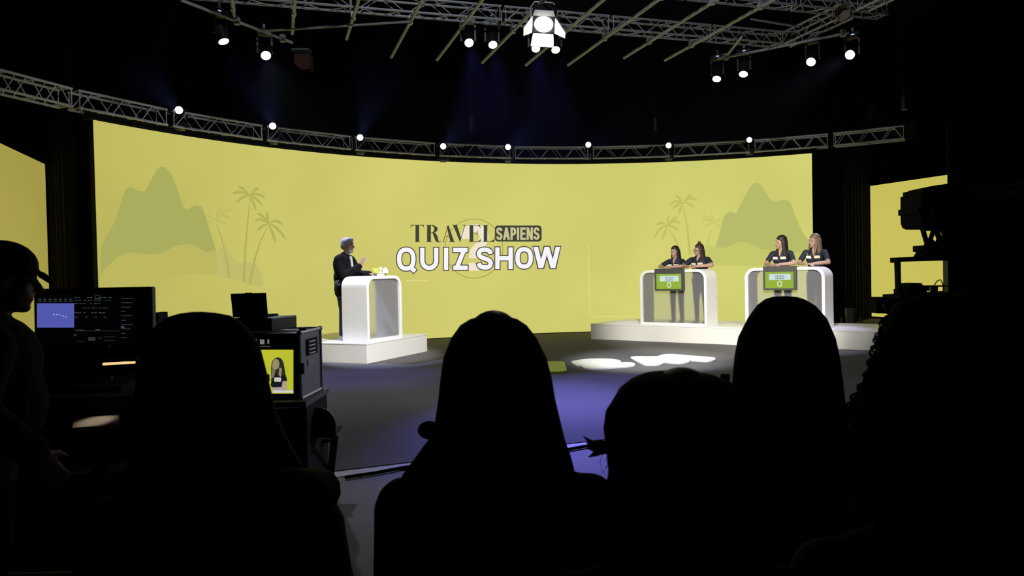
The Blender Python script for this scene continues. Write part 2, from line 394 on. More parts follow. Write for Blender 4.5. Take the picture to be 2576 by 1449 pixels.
def palm(Zf, c, tips, trunk, w0, w1, wf, m, mt_, layer):
    decal('palm_fronds_graphic', [Zf(frond(c, t, b, wf)) for t, b in tips], m, layer)
    tr = smooth(trunk, 5); k = len(tr)
    decal('palm_trunk_graphic', [Zf(ribbon(tr, [w0+(w1-w0)*i/(k-1) for i in range(k)]))], mt_, layer+0.5)
palm(ZA, (1697, 402), [((1500, 375), .16), ((1570, 292), .10), ((1795, 312), .16), ((1865, 430), .22), ((1835, 515), .16), ((1765, 555), .05), ((1550, 475), .16)], [(1697, 420), (1680, 600), (1660, 800), (1645, 1000), (1632, 1310)], 8, 30, 30, M_PALM_L, M_PALM_L, 5)
palm(ZA, (1895, 702), [((1765, 590), .2), ((1745, 668), .22), ((1770, 772), .12), ((1880, 560), -.1), ((2055, 715), .28), ((2085, 875), .16), ((1980, 910), .06)], [(1880, 735), (1800, 910), (1740, 1110), (1695, 1340)], 8, 32, 30, M_PALM_L, M_PALM_L, 5)
palm(ZA, (1325, 655), [((1215, 605), .1), ((1390, 515), .16), ((1520, 560), .22), ((1490, 650), .28), ((1430, 705), .1), ((1240, 690), .1)], [(1335, 690), (1405, 900), (1448, 1100), (1472, 1280)], 8, 30, 28, M_PALM_LF, M_PALM_L, 5)
palm(ZB, (635, 440), [((450, 455), .2), ((530, 335), .12), ((755, 320), .12), ((845, 412), .26), ((790, 510), .2), ((570, 595), .05), ((490, 525), .16)], [(640, 480), (690, 760), (728, 1130)], 10, 36, 34, M_PALM_R, M_PALM_R, 5)
palm(ZB, (425, 748), [((255, 745), .26), ((235, 920), .2), ((345, 945), .06), ((440, 590), .0), ((570, 625), .16), ((605, 715), .26), ((575, 810), .16)], [(450, 790), (530, 920), (580, 1060)], 12, 34, 34, M_PALM_R, M_PALM_R, 5)
palm(ZB, (1045, 705), [((870, 615), .16), ((880, 682), .2), ((920, 765), .1), ((1010, 575), .06), ((1160, 672), .14), ((1150, 770), .12)], [(1035, 770), (985, 900), (950, 1060)], 12, 34, 32, M_PALM_RF, M_PALM_RF, 5)
M_LINE = emi('show_pale_line', (222, 217, 130))
decal('panel_outline_graphic', quads([(1480, 612), (1484, 797), (1612, 795)], 2.2), M_LINE, 1)
decal('panel_outline_graphic', quads([(1022, 706), (1075, 705)], 3), M_LINE, 1)
# logo
M_INK = emi('show_ink', (66, 68, 55)); M_CREAM = emi('show_cream', (204, 196, 146)); M_OUTL = emi('show_outline', (84, 72, 74)); M_LETW = emi('show_white', (246, 246, 250)); M_QM = emi('show_question_white', (240, 230, 206)); M_RING = emi('show_ring', (128, 118, 68))
circ = [(1240+428*math.cos(2*PI*i/64), 500+436*math.sin(2*PI*i/64)) for i in range(65)]
decal('logo_ring_graphic', [ZC(q) for q in quads(circ, 7)], M_RING, 5)
qm = smooth([(1112, 356), (1122, 275), (1170, 222), (1255, 205), (1340, 225), (1385, 295), (1378, 375), (1335, 450), (1265, 520), (1235, 580), (1232, 640)], 3)
decal('question_mark_graphic', [ZC(q) for q in quads(qm, 132)] + [ZC([(1165, 708), (1308, 708), (1308, 826), (1165, 826)])], M_QM, 6)
def bowl(x0, x1, y0, y1, w0, w1, n=12):
    """half-ring open to the left: thin at top and bottom (w0), thick at the right (w1)"""
    o = []; i_ = []
    for k in range(n+1):
        t = -PI/2+PI*k/n
        o.append((x0+(x1-x0)*math.cos(t), (y0+y1)/2+(y1-y0)/2*math.sin(t)))
        i_.append((x0+(x1-x0-w1)*math.cos(t), (y0+y1)/2+((y1-y0)/2-w0)*math.sin(t)))
    return [[o[k], o[k+1], i_[k+1], i_[k]] for k in range(n)]
def rect(x0, y0, x1, y1): return [(x0, y0), (x1, y0), (x1, y1), (x0, y1)]
TR = [rect(310, 151, 500, 160), rect(378, 156, 432, 400), rect(368, 394, 448, 402), [(302, 212), (312, 151), (350, 158), (318, 172)], [(506, 212), (498, 151), (460, 158), (492, 172)],
      rect(549, 152, 605, 402), rect(535, 152, 640, 159), rect(535, 395, 628, 403), [(628, 268), (672, 268), (704, 320), (706, 370), (722, 396), (752, 384), (748, 398), (722, 408), (690, 404), (668, 376), (660, 320)],
      [(838, 172), (866, 158), (950, 402), (892, 402)], quads([(860, 165), (784, 400)], 9)[0], rect(772, 396, 816, 403), rect(868, 395, 962, 403), quads([(812, 320), (892, 320)], 7)[0],
      [(932, 156), (990, 156), (1050, 340), (1032, 402)], quads([(1106, 158), (1034, 398)], 9)[0], rect(918, 152, 1004, 159), rect(1068, 154, 1130, 161),
      rect(1175, 158, 1230, 402), rect(1162, 154, 1335, 162), rect(1162, 394, 1340, 402), quads([(1228, 272), (1290, 272)], 8)[0], [(1338, 212), (1330, 154), (1290, 160), (1322, 176)], [(1345, 340), (1335, 402), (1285, 396), (1325, 378)], [(1284, 235), (1294, 235), (1294, 310), (1284, 310)],
      rect(1384, 160, 1437, 400), rect(1368, 156, 1452, 163), rect(1368, 393, 1540, 400), [(1546, 320), (1542, 400), (1480, 394), (1530, 370)]]
TR += bowl(600, 706, 152, 275, 8, 52)
decal('travel_lettering', [ZC(p) for p in TR], M_INK, 8)
def rrect(x0, y0, x1, y1, r, n=6):
    o = []
    for cx, cy, a in ((x1-r, y0+r, -PI/2), (x1-r, y1-r, 0), (x0+r, y1-r, PI/2), (x0+r, y0+r, PI)):
        o += [(cx+r*math.cos(a+PI/2*k/n), cy+r*math.sin(a+PI/2*k/n)) for k in range(n+1)]
    return o
decal('sapiens_plate', [ZC(rrect(1548, 160, 2238, 396, 48))], M_INK, 8)
def ell(cx, cy, rx, ry, a0, a1, n=14): return [(cx+rx*math.cos(a0+(a1-a0)*k/n), cy+ry*math.sin(a0+(a1-a0)*k/n)) for k in range(n+1)]
def glyph(ch, x0, y0, x1, y1, w):
    """stroke centrelines of a bold sans capital filling the box (y down)"""
    h = w/2; l, r, t, b = x0+h, x1-h, y0+h, y1-h; cx, cy = (l+r)/2, (t+b)/2; R = (r-l)/2
    if ch == 'I': return [[(cx, y0), (cx, y1)]]
    if ch == 'H': return [[(l, y0), (l, y1)], [(r, y0), (r, y1)], [(l, cy), (r, cy)]]
    if ch == 'U': return [[(l, y0)] + ell(cx, b-R*1.05, R, R*1.05, PI, 0)[:] + [(r, y0)]]
    if ch in 'OQ':
        rr = [(cx+R*math.copysign(abs(math.cos(a))**0.82, math.cos(a)), cy+(b-t)/2*math.copysign(abs(math.sin(a))**0.82, math.sin(a))) for a in [2*PI*k/40 for k in range(41)]]
        return [rr] if ch == 'O' else [rr, [(cx+R*0.42, b-(b-t)*0.16), (r+h*0.75, b+h*1.35)]]
    if ch == 'Z': return [[(x0, t), (x1, t)], [(x0, b), (x1, b)]]
    if ch == 'W_': return [[(x0+h*0.9, y0), (x0+(x1-x0)*0.27, y1)], [(x0+(x1-x0)*0.27, y1), (cx, y0)], [(cx, y0), (x0+(x1-x0)*0.73, y1)], [(x0+(x1-x0)*0.73, y1), (x1-h*0.9, y0)]]
    if ch == 'S':
        q = (b-t)/4
        return [smooth([(r, t+q*0.95), (r-R*0.22, t+q*0.28), (cx, t), (l+R*0.3, t+q*0.2), (l, t+q*0.95), (l+R*0.32, t+q*1.62), (cx, cy), (r-R*0.3, b-q*1.62), (r, b-q*0.95), (r-R*0.3, b-q*0.2), (cx, b), (l+R*0.22, b-q*0.28), (l, b-q*0.95)], 4)]
    if ch == 'A': return [[(l+R*0.4, y0+(y1-y0)*0.68), (r-R*0.4, y0+(y1-y0)*0.68)]]
    if ch == 'P': return [[(l, y0), (l, y1)], [(l, t)] + ell(cx, (t+cy)/2+h*0.3, R, (cy-t)/2+h*0.3, -PI/2, PI/2) + [(l, cy+h*0.6)]]
    if ch == 'E': return [[(l, y0), (l, y1)], [(l, t), (x1, t)], [(l, cy), (x1-h*0.5, cy)], [(l, b), (x1, b)]]
    if ch == 'N': return [[(l, y1), (l, y0)], [(r, y1), (r, y0)]]
    return []
def slants(ch, x0, y0, x1, y1, w, g):
    """diagonal strokes cut off level at top and bottom"""
    cx = (x0+x1)/2; W = x1-x0; e = w*1.06+2*g*1.04
    def par(xt, xb, ya=y0, yb=y1): return [(xt-e/2, ya-g), (xt+e/2, ya-g), (xb+e/2, yb+g), (xb-e/2, yb+g)]
    if ch == 'W': return [par(x0+w*.53, x0+W*.275), par(cx, x0+W*.275), par(cx, x0+W*.725), par(x1-w*.53, x0+W*.725)]
    if ch == 'Z': return [par(x1-w*.62, x0+w*.62)]
    if ch == 'A': return [par(cx, x0+w*.5), par(cx, x1-w*.5)]
    if ch == 'N': return [par(x0+w*.5, x1-w*.5)]
    return []
def word(name, items, w, m, layer, grow=0, Zf=ZC, out=False):
    polys = []
    for ch, x0, y0, x1, y1 in items:
        polys += [Zf(q) for q in slants(ch, x0, y0, x1, y1, w, grow)]
        for st in glyph(ch, x0, y0, x1, y1, w):
            pts = [Vector(p) for p in st]
            if grow:
                closed = (pts[0]-pts[-1]).length < 1e-3
                if not closed:
                    pts[0] = pts[0] + (pts[0]-pts[1]).normalized()*grow; pts[-1] = pts[-1] + (pts[-1]-pts[-2]).normalized()*grow
            polys += [Zf(q) for q in quads([tuple(p) for p in pts], w+2*grow)]
    return decal(name, polys, m, layer)
SAP = [('S', 1568, 190, 1660, 372), ('A', 1668, 190, 1768, 372), ('P', 1778, 190, 1862, 372), ('I', 1872, 190, 1908, 372), ('E', 1922, 190, 2004, 372), ('N', 2016, 190, 2108, 372), ('S', 2118, 188, 2206, 370)]
word('sapiens_lettering', SAP, 32, M_CREAM, 9)
QS = [('Q', 105, 484, 378, 826), ('U', 446, 488, 714, 818), ('I', 795, 488, 862, 815), ('Z', 934, 488, 1146, 814), ('S', 1280, 484, 1518, 810), ('H', 1553, 482, 1812, 802), ('O', 1850, 478, 2108, 796), ('W', 2116, 474, 2512, 788)]
word('quiz_show_outline', QS, 64, M_OUTL, 9, 15)
word('quiz_show_lettering', QS, 64, M_LETW, 10, 0)

# side LED panels (flat)
def side_panel(name, label, a, b, ztop, zbot, m):
    a = Vector(a); b = Vector(b); d = (b-a).normalized(); n = Vector((d.y, -d.x, 0))
    if n.dot(-a) < 0: n = -n
    t = thing(name, label, 'led screen', (a+b)/2)
    lo, hi = Vector((0, 0, zbot)), Vector((0, 0, ztop))
    dsp = obj('display', MB().hexa([a+lo, b+lo, b+hi, a+hi], [p-n*0.03 for p in (a+lo, b+lo, b+hi, a+hi)]), m, t)
    obj('back_frame', MB().hexa([p-n*0.035 for p in (a, b, b+hi*0.998, a+hi*0.998)], [p-n*0.15 for p in (a, b, b+hi*0.998, a+hi*0.998)]), M_BLACK, t)
    return t, dsp, n
ZT = 3.72
la = atz(113, 413, ZT); lb = atz(0, 360, ZT); lext = lb + (lb-la)*0.9
side_panel('led_panel', 'tall yellow LED panel at the left edge, left of the curved screen', (la.x, la.y, 0), (lext.x, lext.y, 0), ZT, 0.0, M_SIDE)
rb = atz(2189, 468, 3.64); ra = atz(2382, 440, 3.64)
side_panel('led_panel', 'yellow LED panel on the right behind the studio camera', (rb.x, rb.y, 0), (ra.x, ra.y, 0), 3.64, 0.06, M_SIDE_R)

# ------------------------------------------------------------------ trusses
def truss(name, label, p0, p1, wdt, hgt, nb, group, rc=0.022, rb_=0.010, side=None, m=M_ALU, ends=True):
    """box truss: four chords, zigzag braces on four sides, end frames; p0,p1 = ends of the lower near chord"""
    p0 = Vector(p0); p1 = Vector(p1); d = (p1-p0).normalized(); s = Vector(side) if side else Vector((-d.y, d.x, 0))
    s = s.normalized()*wdt; up = Vector((0, 0, hgt)); t = thing(name, label, 'truss', (p0+p1)/2, 0, group)
    c = [(p0, p1), (p0+s, p1+s), (p0+up, p1+up), (p0+s+up, p1+s+up)]
    for a, b in c: rod('chord', a, b, rc, m, t)
    L = (p1-p0).length; faces = [(c[0], c[2]), (c[1], c[3]), (c[0], c[1]), (c[2], c[3])]
    for fi, (lo, hi) in enumerate(faces):
        for k in range(nb):
            ta, tb = (k+0.12)/nb, (k+0.88)/nb
            if k % 2 == 0: rod('brace', lo[0].lerp(lo[1], ta), hi[0].lerp(hi[1], tb), rb_, m, t)
            else: rod('brace', hi[0].lerp(hi[1], ta), lo[0].lerp(lo[1], tb), rb_, m, t)
    if ends:
        for e in (0.012, 0.988):
            q = [a.lerp(b, e) for a, b in c]
            for i, j in ((0, 2), (1, 3), (0, 1), (2, 3)): rod('end_strut', q[i], q[j], rb_, m, t)
    return t
TZ, TR_ = 4.124, 9.93
brk = [-60, 190, 428, 666, 888, 1100, 1290, 1486, 1690, 1892, 2090, 2282]
def tang(u):
    # angle on the truss circle whose lower chord appears at photo column u
    lo, hi = PI, 0.05
    for _ in range(50):
        mid = (lo+hi)/2; p = arc(mid, TZ, TR_)-CAM
        x = 1288+FPX*p.dot(CR)/p.dot(CF) if p.dot(CF) > 0.5 else -9e9
        if x < u: lo = mid
        else: hi = mid
    return lo
ta = [tang(u) for u in brk]
ta = [ta[0] + (ta[0]-ta[1])] + ta
for i in range(len(ta)-1):
    a, b = arc(ta[i], TZ, TR_), arc(ta[i+1], TZ, TR_); d = (b-a).normalized()
    out = Vector((AC.x, AC.y, 0)); mid = (a+b)/2; s = Vector((mid.x-AC.x, mid.y-AC.y, 0))
    lab = 'silver truss section above the curved screen, ' + (('cut off at the left edge') if i == 1 else (ORD[i-1]+' from the left')) if i else 'silver truss section running out of the picture at the left edge'
    truss('truss_section', lab, a+d*0.05, b-d*0.05, 0.26, 0.265, 6, 'curved truss sections over the screen', 0.021, 0.009, side=s)
# studio grid above the stage
SU = Vector((math.cos(math.radians(17.2)), math.sin(math.radians(17.2)), 0)); SV = Vector((-SU.y, SU.x, 0))
G0 = Vector((1.0, 12.85, 5.63))   # a point on the far lower chord
def grid_pt(s, back=0.0, z=5.63): return Vector((G0.x, G0.y, z)) + SU*s + SV*back
for i, (s0, s1) in enumerate(((-8.4, -6.1), (-6.05, -3.6), (-3.55, -1.2), (-1.15, 0.75), (0.8, 2.75), (2.8, 4.3))):
    truss('truss_section', 'grey ceiling truss section behind the hanging pipes, ' + ORD[i] + ' from the left', grid_pt(s0, -0.23), grid_pt(s1, -0.23), 0.23, 0.22, 6, 'far ceiling truss', 0.020, 0.009, side=SV, m=M_STEEL)
for i, (s0, s1) in enumerate(((-0.9, 1.3), (1.35, 3.2), (3.25, 5.0))):
    truss('truss_section', 'grey ceiling truss section near the top edge of the picture, ' + ORD[i] + ' from the left', grid_pt(s0, -2.0), grid_pt(s1, -2.0), 0.23, 0.22, 6, 'near ceiling truss', 0.020, 0.009, side=SV, m=M_STEEL)
for i, (b0, b1) in enumerate(((-0.1, -1.7), (-2.05, -3.6), (-3.65, -5.4))):
    q0, q1 = grid_pt(4.32, b0), grid_pt(4.32, b1)
    truss('truss_section', 'grey truss section at the right end of the ceiling rig, ' + ORD[i] + ' from the back', q0, q1, 0.23, 0.22, 5, 'right ceiling truss', 0.020, 0.009, side=SU, m=M_STEEL)
PZ = 5.536
pipe_ends = [(588, 36), (735, 84), (872, 97), (985, 143), (1100, 150), (1214, 157), (1324, 163), (1430, 163), (1571, 145), (1674, 151)]
PV = Vector((math.sin(math.radians(-18)), math.cos(math.radians(-18)), 0))
pipes = []
for i, (u, v) in enumerate(pipe_ends):
    e = atz(u, v, PZ); n_ = e - PV*9.0
    t = thing('scaffold_pipe', 'long straight grid pipe hanging under the ceiling truss, ' + ORD[i] + ' from the left', 'pipe', e, 0, 'grid pipes under the ceiling truss')
    rod('tube', e, n_, 0.028, M_STEEL, t)
    # clamp where it crosses the trusses
    for back in ((0.0, -2.0) if i > 2 else (0.0,)):
        s_ = (e-G0).dot(SU); k = grid_pt((e-G0).dot(SU)+((e-G0).dot(SV)-back)*math.tan(math.radians(0.8)), back, PZ)
        f = ((e-k).dot(PV)); c = e-PV*f
        if f > 0: obj('clamp', MB().box(c+Vector((0, 0, 0.03)), (0.07, 0.09, 0.13), rotz(math.radians(18))), M_STEEL, t)
    obj('end_cap', MB().bar(e-PV*0.02, e+PV*0.012, 0.031), M_STEEL, t)
    pipes.append((e, n_))
def simple_pipe(label, a, b, r=0.024, clamps=()):
    t = thing('scaffold_pipe', label, 'pipe', a)
    rod('tube', a, b, r, M_STEEL, t)
    for c in clamps: obj('clamp', MB().box(Vector(a).lerp(Vector(b), c)+Vector((0, 0, .01)), (0.08, 0.08, 0.12)), M_STEEL, t)
    return t
LA, LB = atz(455, 0, 5.5), atz(735, 107, 5.5)
simple_pipe('slanting lamp pipe at the upper left carrying two lit lamps', LA, LB, 0.024, (0.46, 0.9))
RA, RB = atz(1806, 148, 5.5), atz(2136, 82, 5.5)
simple_pipe('slanting lamp pipe at the upper right carrying four lit lamps', RA, RB, 0.024, (0.07, 0.96))
simple_pipe('thin cross pipe below the grid at the upper left', atz(665, 78, 5.46), atz(1036, 54, 5.46), 0.018)
simple_pipe('short stub pipe joining the right truss corner to the lamp pipe', atz(1866, 92, 5.6), atz(1830, 138, 5.52), 0.026)
simple_pipe('loose bar lying across the right ceiling truss', atz(1890, 48, 5.75), atz(2010, 68, 5.75), 0.018)

# ------------------------------------------------------------------ lamps
def fixture(label, group, lens, aim, mount_up, lit=M_LENS, r=0.072, watts=0, color=(1, 1, 1), angle=20, blend=0.5):
    """moving-head stage lamp: head with lens and bezel, yoke arms, base with indicator"""
    lens = Vector(lens); d = (Vector(aim)-lens).normalized()
    base = lens - d*0.17 + Vector((0, 0, 0.30 if mount_up else -0.26))
    t = thing('stage_lamp', label, 'stage light', base, 0, group)
    hd = obj('head', MB().bar(lens-d*0.30, lens-d*0.24, 0.06, 0.095, 16).bar(lens-d*0.24, lens-d*0.02, 0.097, 0.092, 16), M_PLASTIC, t, smooth=False)
    obj('bezel', MB().bar(lens-d*0.02, lens-d*0.004, r+0.016, r+0.014, 20), M_RUBBER, t)
    obj('lens', MB().bar(lens-d*0.006, lens, r, r, 24), lit, t)
    sd = d.cross(Vector((0, 0, 1)))
    sd = sd.normalized() if sd.length > 0.05 else Vector((1, 0, 0))
    piv = lens-d*0.17
    for sg in (-1, 1):
        e = piv+sd*sg*0.115
        obj('yoke_arm', MB().box((e+Vector((e.x, e.y, base.z)))/2, (0.03, 0.06, abs(base.z-e.z)+0.08), rotz(math.atan2(sd.y, sd.x))), M_PLASTIC, t)
    obj('base', MB().box(base, (0.27, 0.17, 0.10), rotz(math.atan2(sd.y, sd.x))), M_PLASTIC, t, bevel=0.015)
    if mount_up:
        obj('hook_clamp', MB().bar(base+Vector((0, 0, .04)), base+Vector((0, 0, .14)), 0.02), M_STEEL, t)
        tc_ = (CAM-base); tc_.z = 0; tc_.normalize()
        obj('indicator', MB().box(base+tc_*0.125+Vector((0, 0, -0.01)), (0.05, 0.03, 0.012), rotz(math.atan2(sd.y, sd.x))), M_INDIC, t)
    else:
        obj('foot_bracket', MB().box(base+Vector((0, 0, -.07)), (0.14, 0.10, 0.04)), M_STEEL, t)
    if watts: spot('lamp_beam', lens + d*0.02, aim, watts, color, angle, blend)
    return t
def on_truss(u, v):
    th, z = on_arc(u, v, TR_-0.06); return arc(th, z, TR_-0.06)
TL = [(450, 277), (686, 317), (906, 346), (1115, 368), (1278, 370), (1480, 364), (1682, 366), (1885, 352)]
TAIM = [at(u, v, 7.0) for u, v in ((335, 165), (640, 150), (975, 135), (1250, 215), (1450, 248), (1640, 270), (1830, 290), (2010, 300))]   # over the heads of the audience
for i, (u, v) in enumerate(TL):
    fixture('round white lamp standing on the truss above the screen, ' + ORD[i] + ' from the left', 'lamps on the curved truss', on_truss(u, v), TAIM[i], False, M_LENS if i < 7 else M_LENS2, 0.064,
            watts=(2200, 2700, 3000, 2500, 2200, 900, 500, 0)[i], color=(0.30, 0.38, 1.0), angle=5.5, blend=0.6)
for i, (u, v, y) in enumerate(((1180, 108, 12.3), (1240, 113, 12.45), (1348, 122, 12.7), (1398, 126, 12.8))):
    fixture('round white lamp under the ceiling truss, ' + ('left of the pair left of the barn-door lamp', 'right of the pair left of the barn-door lamp', 'just below the barn-door lamp', 'right of the barn-door lamp')[i], 'lamps under the ceiling truss', at(u, v, y), ((0.3, 6.6, 0), (0.5, 8.4, 0), (0.7, 7.2, 0), (1.2, 9.2, 0))[i], True, M_LENS, 0.072, watts=(2300, 2500, 2300, 1500)[i], color=(0.20, 0.18, 1.0), angle=26, blend=0.9)
def below_pipe(u, v, a, b):
    # a point under the line a-b seen at pixel (u,v)
    d = ray(u, v); best = None
    for k in range(200):
        q = a.lerp(b, -0.2+1.4*k/199); t = (q.x*d.x+q.y*d.y)/(d.x*d.x+d.y*d.y); p = CAM+d*t
        e = (p.x-q.x)**2+(p.y-q.y)**2
        if best is None or e < best[0]: best = (e, p)
    return best[1]
for i, (u, v) in enumerate(((563, 105), (669, 140))):
    fixture('oval white lamp on the upper left lamp pipe, ' + ('outer one' if i == 0 else 'inner one nearer the ceiling truss'), 'lamps on the left pipe', below_pipe(u, v, LA, LB), (-2.2, 10.6, 0) if i == 0 else (-1.4, 7.4, 0), True, M_LENS, 0.078, watts=(800, 430)[i], color=((0.26, 0.24, 1.0), COOL)[i], angle=(30, 46)[i], blend=0.9)
for i, (u, v) in enumerate(((1803, 199), (1870, 187), (2040, 156), (2138, 138))):
    fixture('oval white lamp on the upper right lamp pipe, ' + ORD[i] + ' from the left', 'lamps on the right pipe', below_pipe(u, v, RA, RB), ((2.4, 11.4, 0), (2.9, 11.4, 0), (1.6, 8.4, 0), (-1.15, 4.9, 0.7))[i], True, M_LENS, 0.078, watts=(250, 250, 250, 950)[i], color=COOL, angle=(22, 22, 22, 15)[i], blend=0.9)
# top lights for the podiums, cool blue as on the presenter's hair
spot('lamp_beam', (-4.4, 13.6, 5.0), (-2.6, 12.7, 0.8), 1500, (0.50, 0.52, 1.0), 22, 0.6)
spot('lamp_beam', (2.2, 16.6, 4.6), (2.75, 15.7, 0.4), 260, (0.40, 0.40, 1.0), 24, 0.6)
spot('lamp_beam', (7.4, 15.0, 4.8), (5.7, 13.6, 1.2), 620, (0.55, 0.52, 1.0), 26, 0.6)

# barn-door fresnel
LC = at(1368, 58, 11.28)
fr = thing('fresnel_lamp', 'bright box lamp with open barn doors hanging from the ceiling grid', 'stage light', LC + Vector((0, 0, 0.35)))
ax = Vector((-0.10, -0.55, -0.83)).normalized(); sx = Vector((1, 0.02, 0)); sx = (sx-ax*sx.dot(ax)).normalized(); sy = sx.cross(ax)   # ax: aiming direction, sy: up the picture
Mf = Matrix((sx, sy, ax)).transposed()
obj('housing', MB().box(LC-ax*0.10, (0.36, 0.34, 0.26), Mf), M_PLASTIC, fr, bevel=0.02)
obj('lens', MB().bar(LC+ax*0.031, LC+ax*0.035, 0.14, n=28), M_FRES, fr)
def door(root, widthv, outv, L, w0, w1):
    n = widthv.cross(outv).normalized()*0.006
    a = [root-widthv*w0/2, root+widthv*w0/2, root+widthv*w1/2+outv*L, root-widthv*w1/2+outv*L]
    obj('barn_door', MB().hexa([p-n for p in a], [p+n for p in a]), M_DOOR, fr)
rt = LC+ax*0.045
door(rt+sy*0.165, sx, (ax*0.95+sy*0.16).normalized(), 0.25, 0.31, 0.35)
door(rt-sy*0.165, sx, (ax*0.25-sy*0.95).normalized(), 0.12, 0.33, 0.28)
door(rt-sx*0.175, sy, (ax*0.55-sx*0.35).normalized(), 0.22, 0.30, 0.14)
door(rt+sx*0.175, sy, (ax*0.80+sx*0.62).normalized(), 0.27, 0.28, 0.10)
hk = at(1372, 4, 11.28)
obj('yoke', MB().tube([LC-ax*0.08-sx*0.20, LC-ax*0.08-sx*0.21+Vector((0, 0, .16)), LC-ax*0.1-sx*0.14+Vector((0, 0, .25)), LC-ax*0.1+sx*0.14+Vector((0, 0, .25)), LC-ax*0.08+sx*0.21+Vector((0, 0, .16)), LC-ax*0.08+sx*0.20], 0.012), M_STEEL, fr)
obj('hook_clamp', MB().bar(LC-ax*0.1+Vector((0, 0, .25)), hk, 0.018), M_STEEL, fr)
# chain hoists holding the curved truss
for i, (u, vv) in enumerate(((1187, 385), (1650, 385), (2275, 335))):
    th, z = on_arc(u, vv, TR_+0.12); p = arc(th, 4.2, TR_+0.12)
    t = thing('chain_hoist', 'black chain hoist gripping the curved truss, ' + ('left of centre', 'right of centre', 'at its right end')[i], 'hoist', p)
    obj('sling', MB().box(p+Vector((0, 0, .1)), (0.09, 0.34, 0.34), rotz(th)), M_RUBBER, t)
    obj('motor', MB().bar(p+Vector((0, 0, .55)), p+Vector((0, 0, .85)), 0.07, n=14), M_PLASTIC, t)
    obj('chain', MB().bar(p+Vector((0, 0, .26)), p+Vector((0, 0, 3.68)), 0.006, n=6), M_RUBBER, t)
hc = [at(445, 10, 13.6), at(425, 60, 13.4), at(395, 125, 13.2), at(350, 185, 13.0), at(300, 222, 12.6), at(250, 242, 12.0)]
tag(obj('hanging_cable', MB().tube([tuple(p) for p in hc] , 0.006, 6), M_RUBBER), 'thin dark cable hanging in a curve from the ceiling to the left truss', 'cable')
# unlit shapes in the dark
hs = at(760, 150, 17.5)
hb = thing('loudspeaker', 'dim brown hanging box in the dark below the left grid pipes', 'loudspeaker', hs)
M_BRN = mat('brown_cabinet', (0.16, 0.075, 0.055), 0.8, var=0.2)
obj('cabinet', MB().prism([at(740, 131, 17.5), at(779, 134, 17.5), at(779, 170, 17.5), at(772, 174, 17.5), at(758, 174, 17.5), at(740, 160, 17.5)], (0, 0.3, 0)), M_BRN, hb)
obj('top_rail', MB().box(at(759, 128, 17.4), (0.40, 0.3, 0.04)), M_STEEL, hb)
for a_ in (745, 775): obj('hanging_wire', MB().bar(at(a_, 127, 17.5), at(a_, 127, 17.5)+Vector((0, 0, 7.88-at(a_, 127, 17.5).z)), 0.006, n=6), M_RUBBER, hb)
def dark_can(label, u, v, y, r, aimv, m):
    c = at(u, v, y); d = Vector(aimv).normalized(); t = thing('spot_can', label, 'stage light', c)
    mb = MB(); n = 8
    a = d.orthogonal().normalized(); b = d.cross(a)
    rg = lambda q, rr: [c+d*q+(a*math.cos(2*PI*j/n+.39)+b*math.sin(2*PI*j/n+.39))*rr for j in range(n)]
    mb.loft([rg(-0.35, r*0.5), rg(-0.3, r*0.9), rg(0, r), rg(0.02, r*0.93), rg(-0.10, r*0.55)])
    obj('can', mb, m, t)
    obj('yoke', MB().bar(c+Vector((0, 0, r*0.9)), Vector((c.x, c.y, 7.88)), 0.012), M_RUBBER, t)
M_TANCAN = mat('tan_can', (0.20, 0.16, 0.11), 0.6, var=0.3, vscale=10)
dark_can('unlit tan octagonal spot can at the upper right beside the truss end', 2120, 32, 11.5, 0.13, (-0.45, -0.8, -0.25), M_TANCAN)
dark_can('unlit black spot can in the dark above the upper right lamp pipe', 1992, 95, 14.0, 0.12, (-0.3, -0.9, -0.2), M_GREYP)

# ------------------------------------------------------------------ platforms and podiums
PH = 0.33
def platform(label, o, xd, yd, W, D):
    o = Vector(o); xd = Vector(xd).normalized(); yd = Vector(yd).normalized()
    t = thing('stage_platform', label, 'platform', o+xd*W/2+yd*D/2)
    def slab(z0, z1, g):
        q = [o-xd*g-yd*g, o+xd*(W+g)-yd*g, o+xd*(W+g)+yd*(D+g), o-xd*g+yd*(D+g)]
        return MB().prism([Vector((p.x, p.y, z0)) for p in q], (0, 0, z1-z0))
    obj('fascia', slab(0.0, PH-0.018, 0), M_PLAT, t)
    obj('top', slab(PH-0.018, PH, 0.006), M_WHITE, t)
    return t
an = math.radians(-36.4); pxd = Vector((math.cos(an), math.sin(an), 0)); pyd = Vector((-pxd.y, pxd.x, 0))
P0 = atz(1487, 853, 0)
platform('long white platform carrying the two contestant podiums', P0, pxd, pyd, 6.3, 1.75)
Q0 = atz(923, 915, 0); le = math.radians(23.5); lxd = Vector((math.sin(le), math.cos(le), 0)); lyd = Vector((-lxd.y, lxd.x, 0))
platform('short white platform carrying the presenter and his podium', Q0, lxd, lyd, 1.98, 2.1)

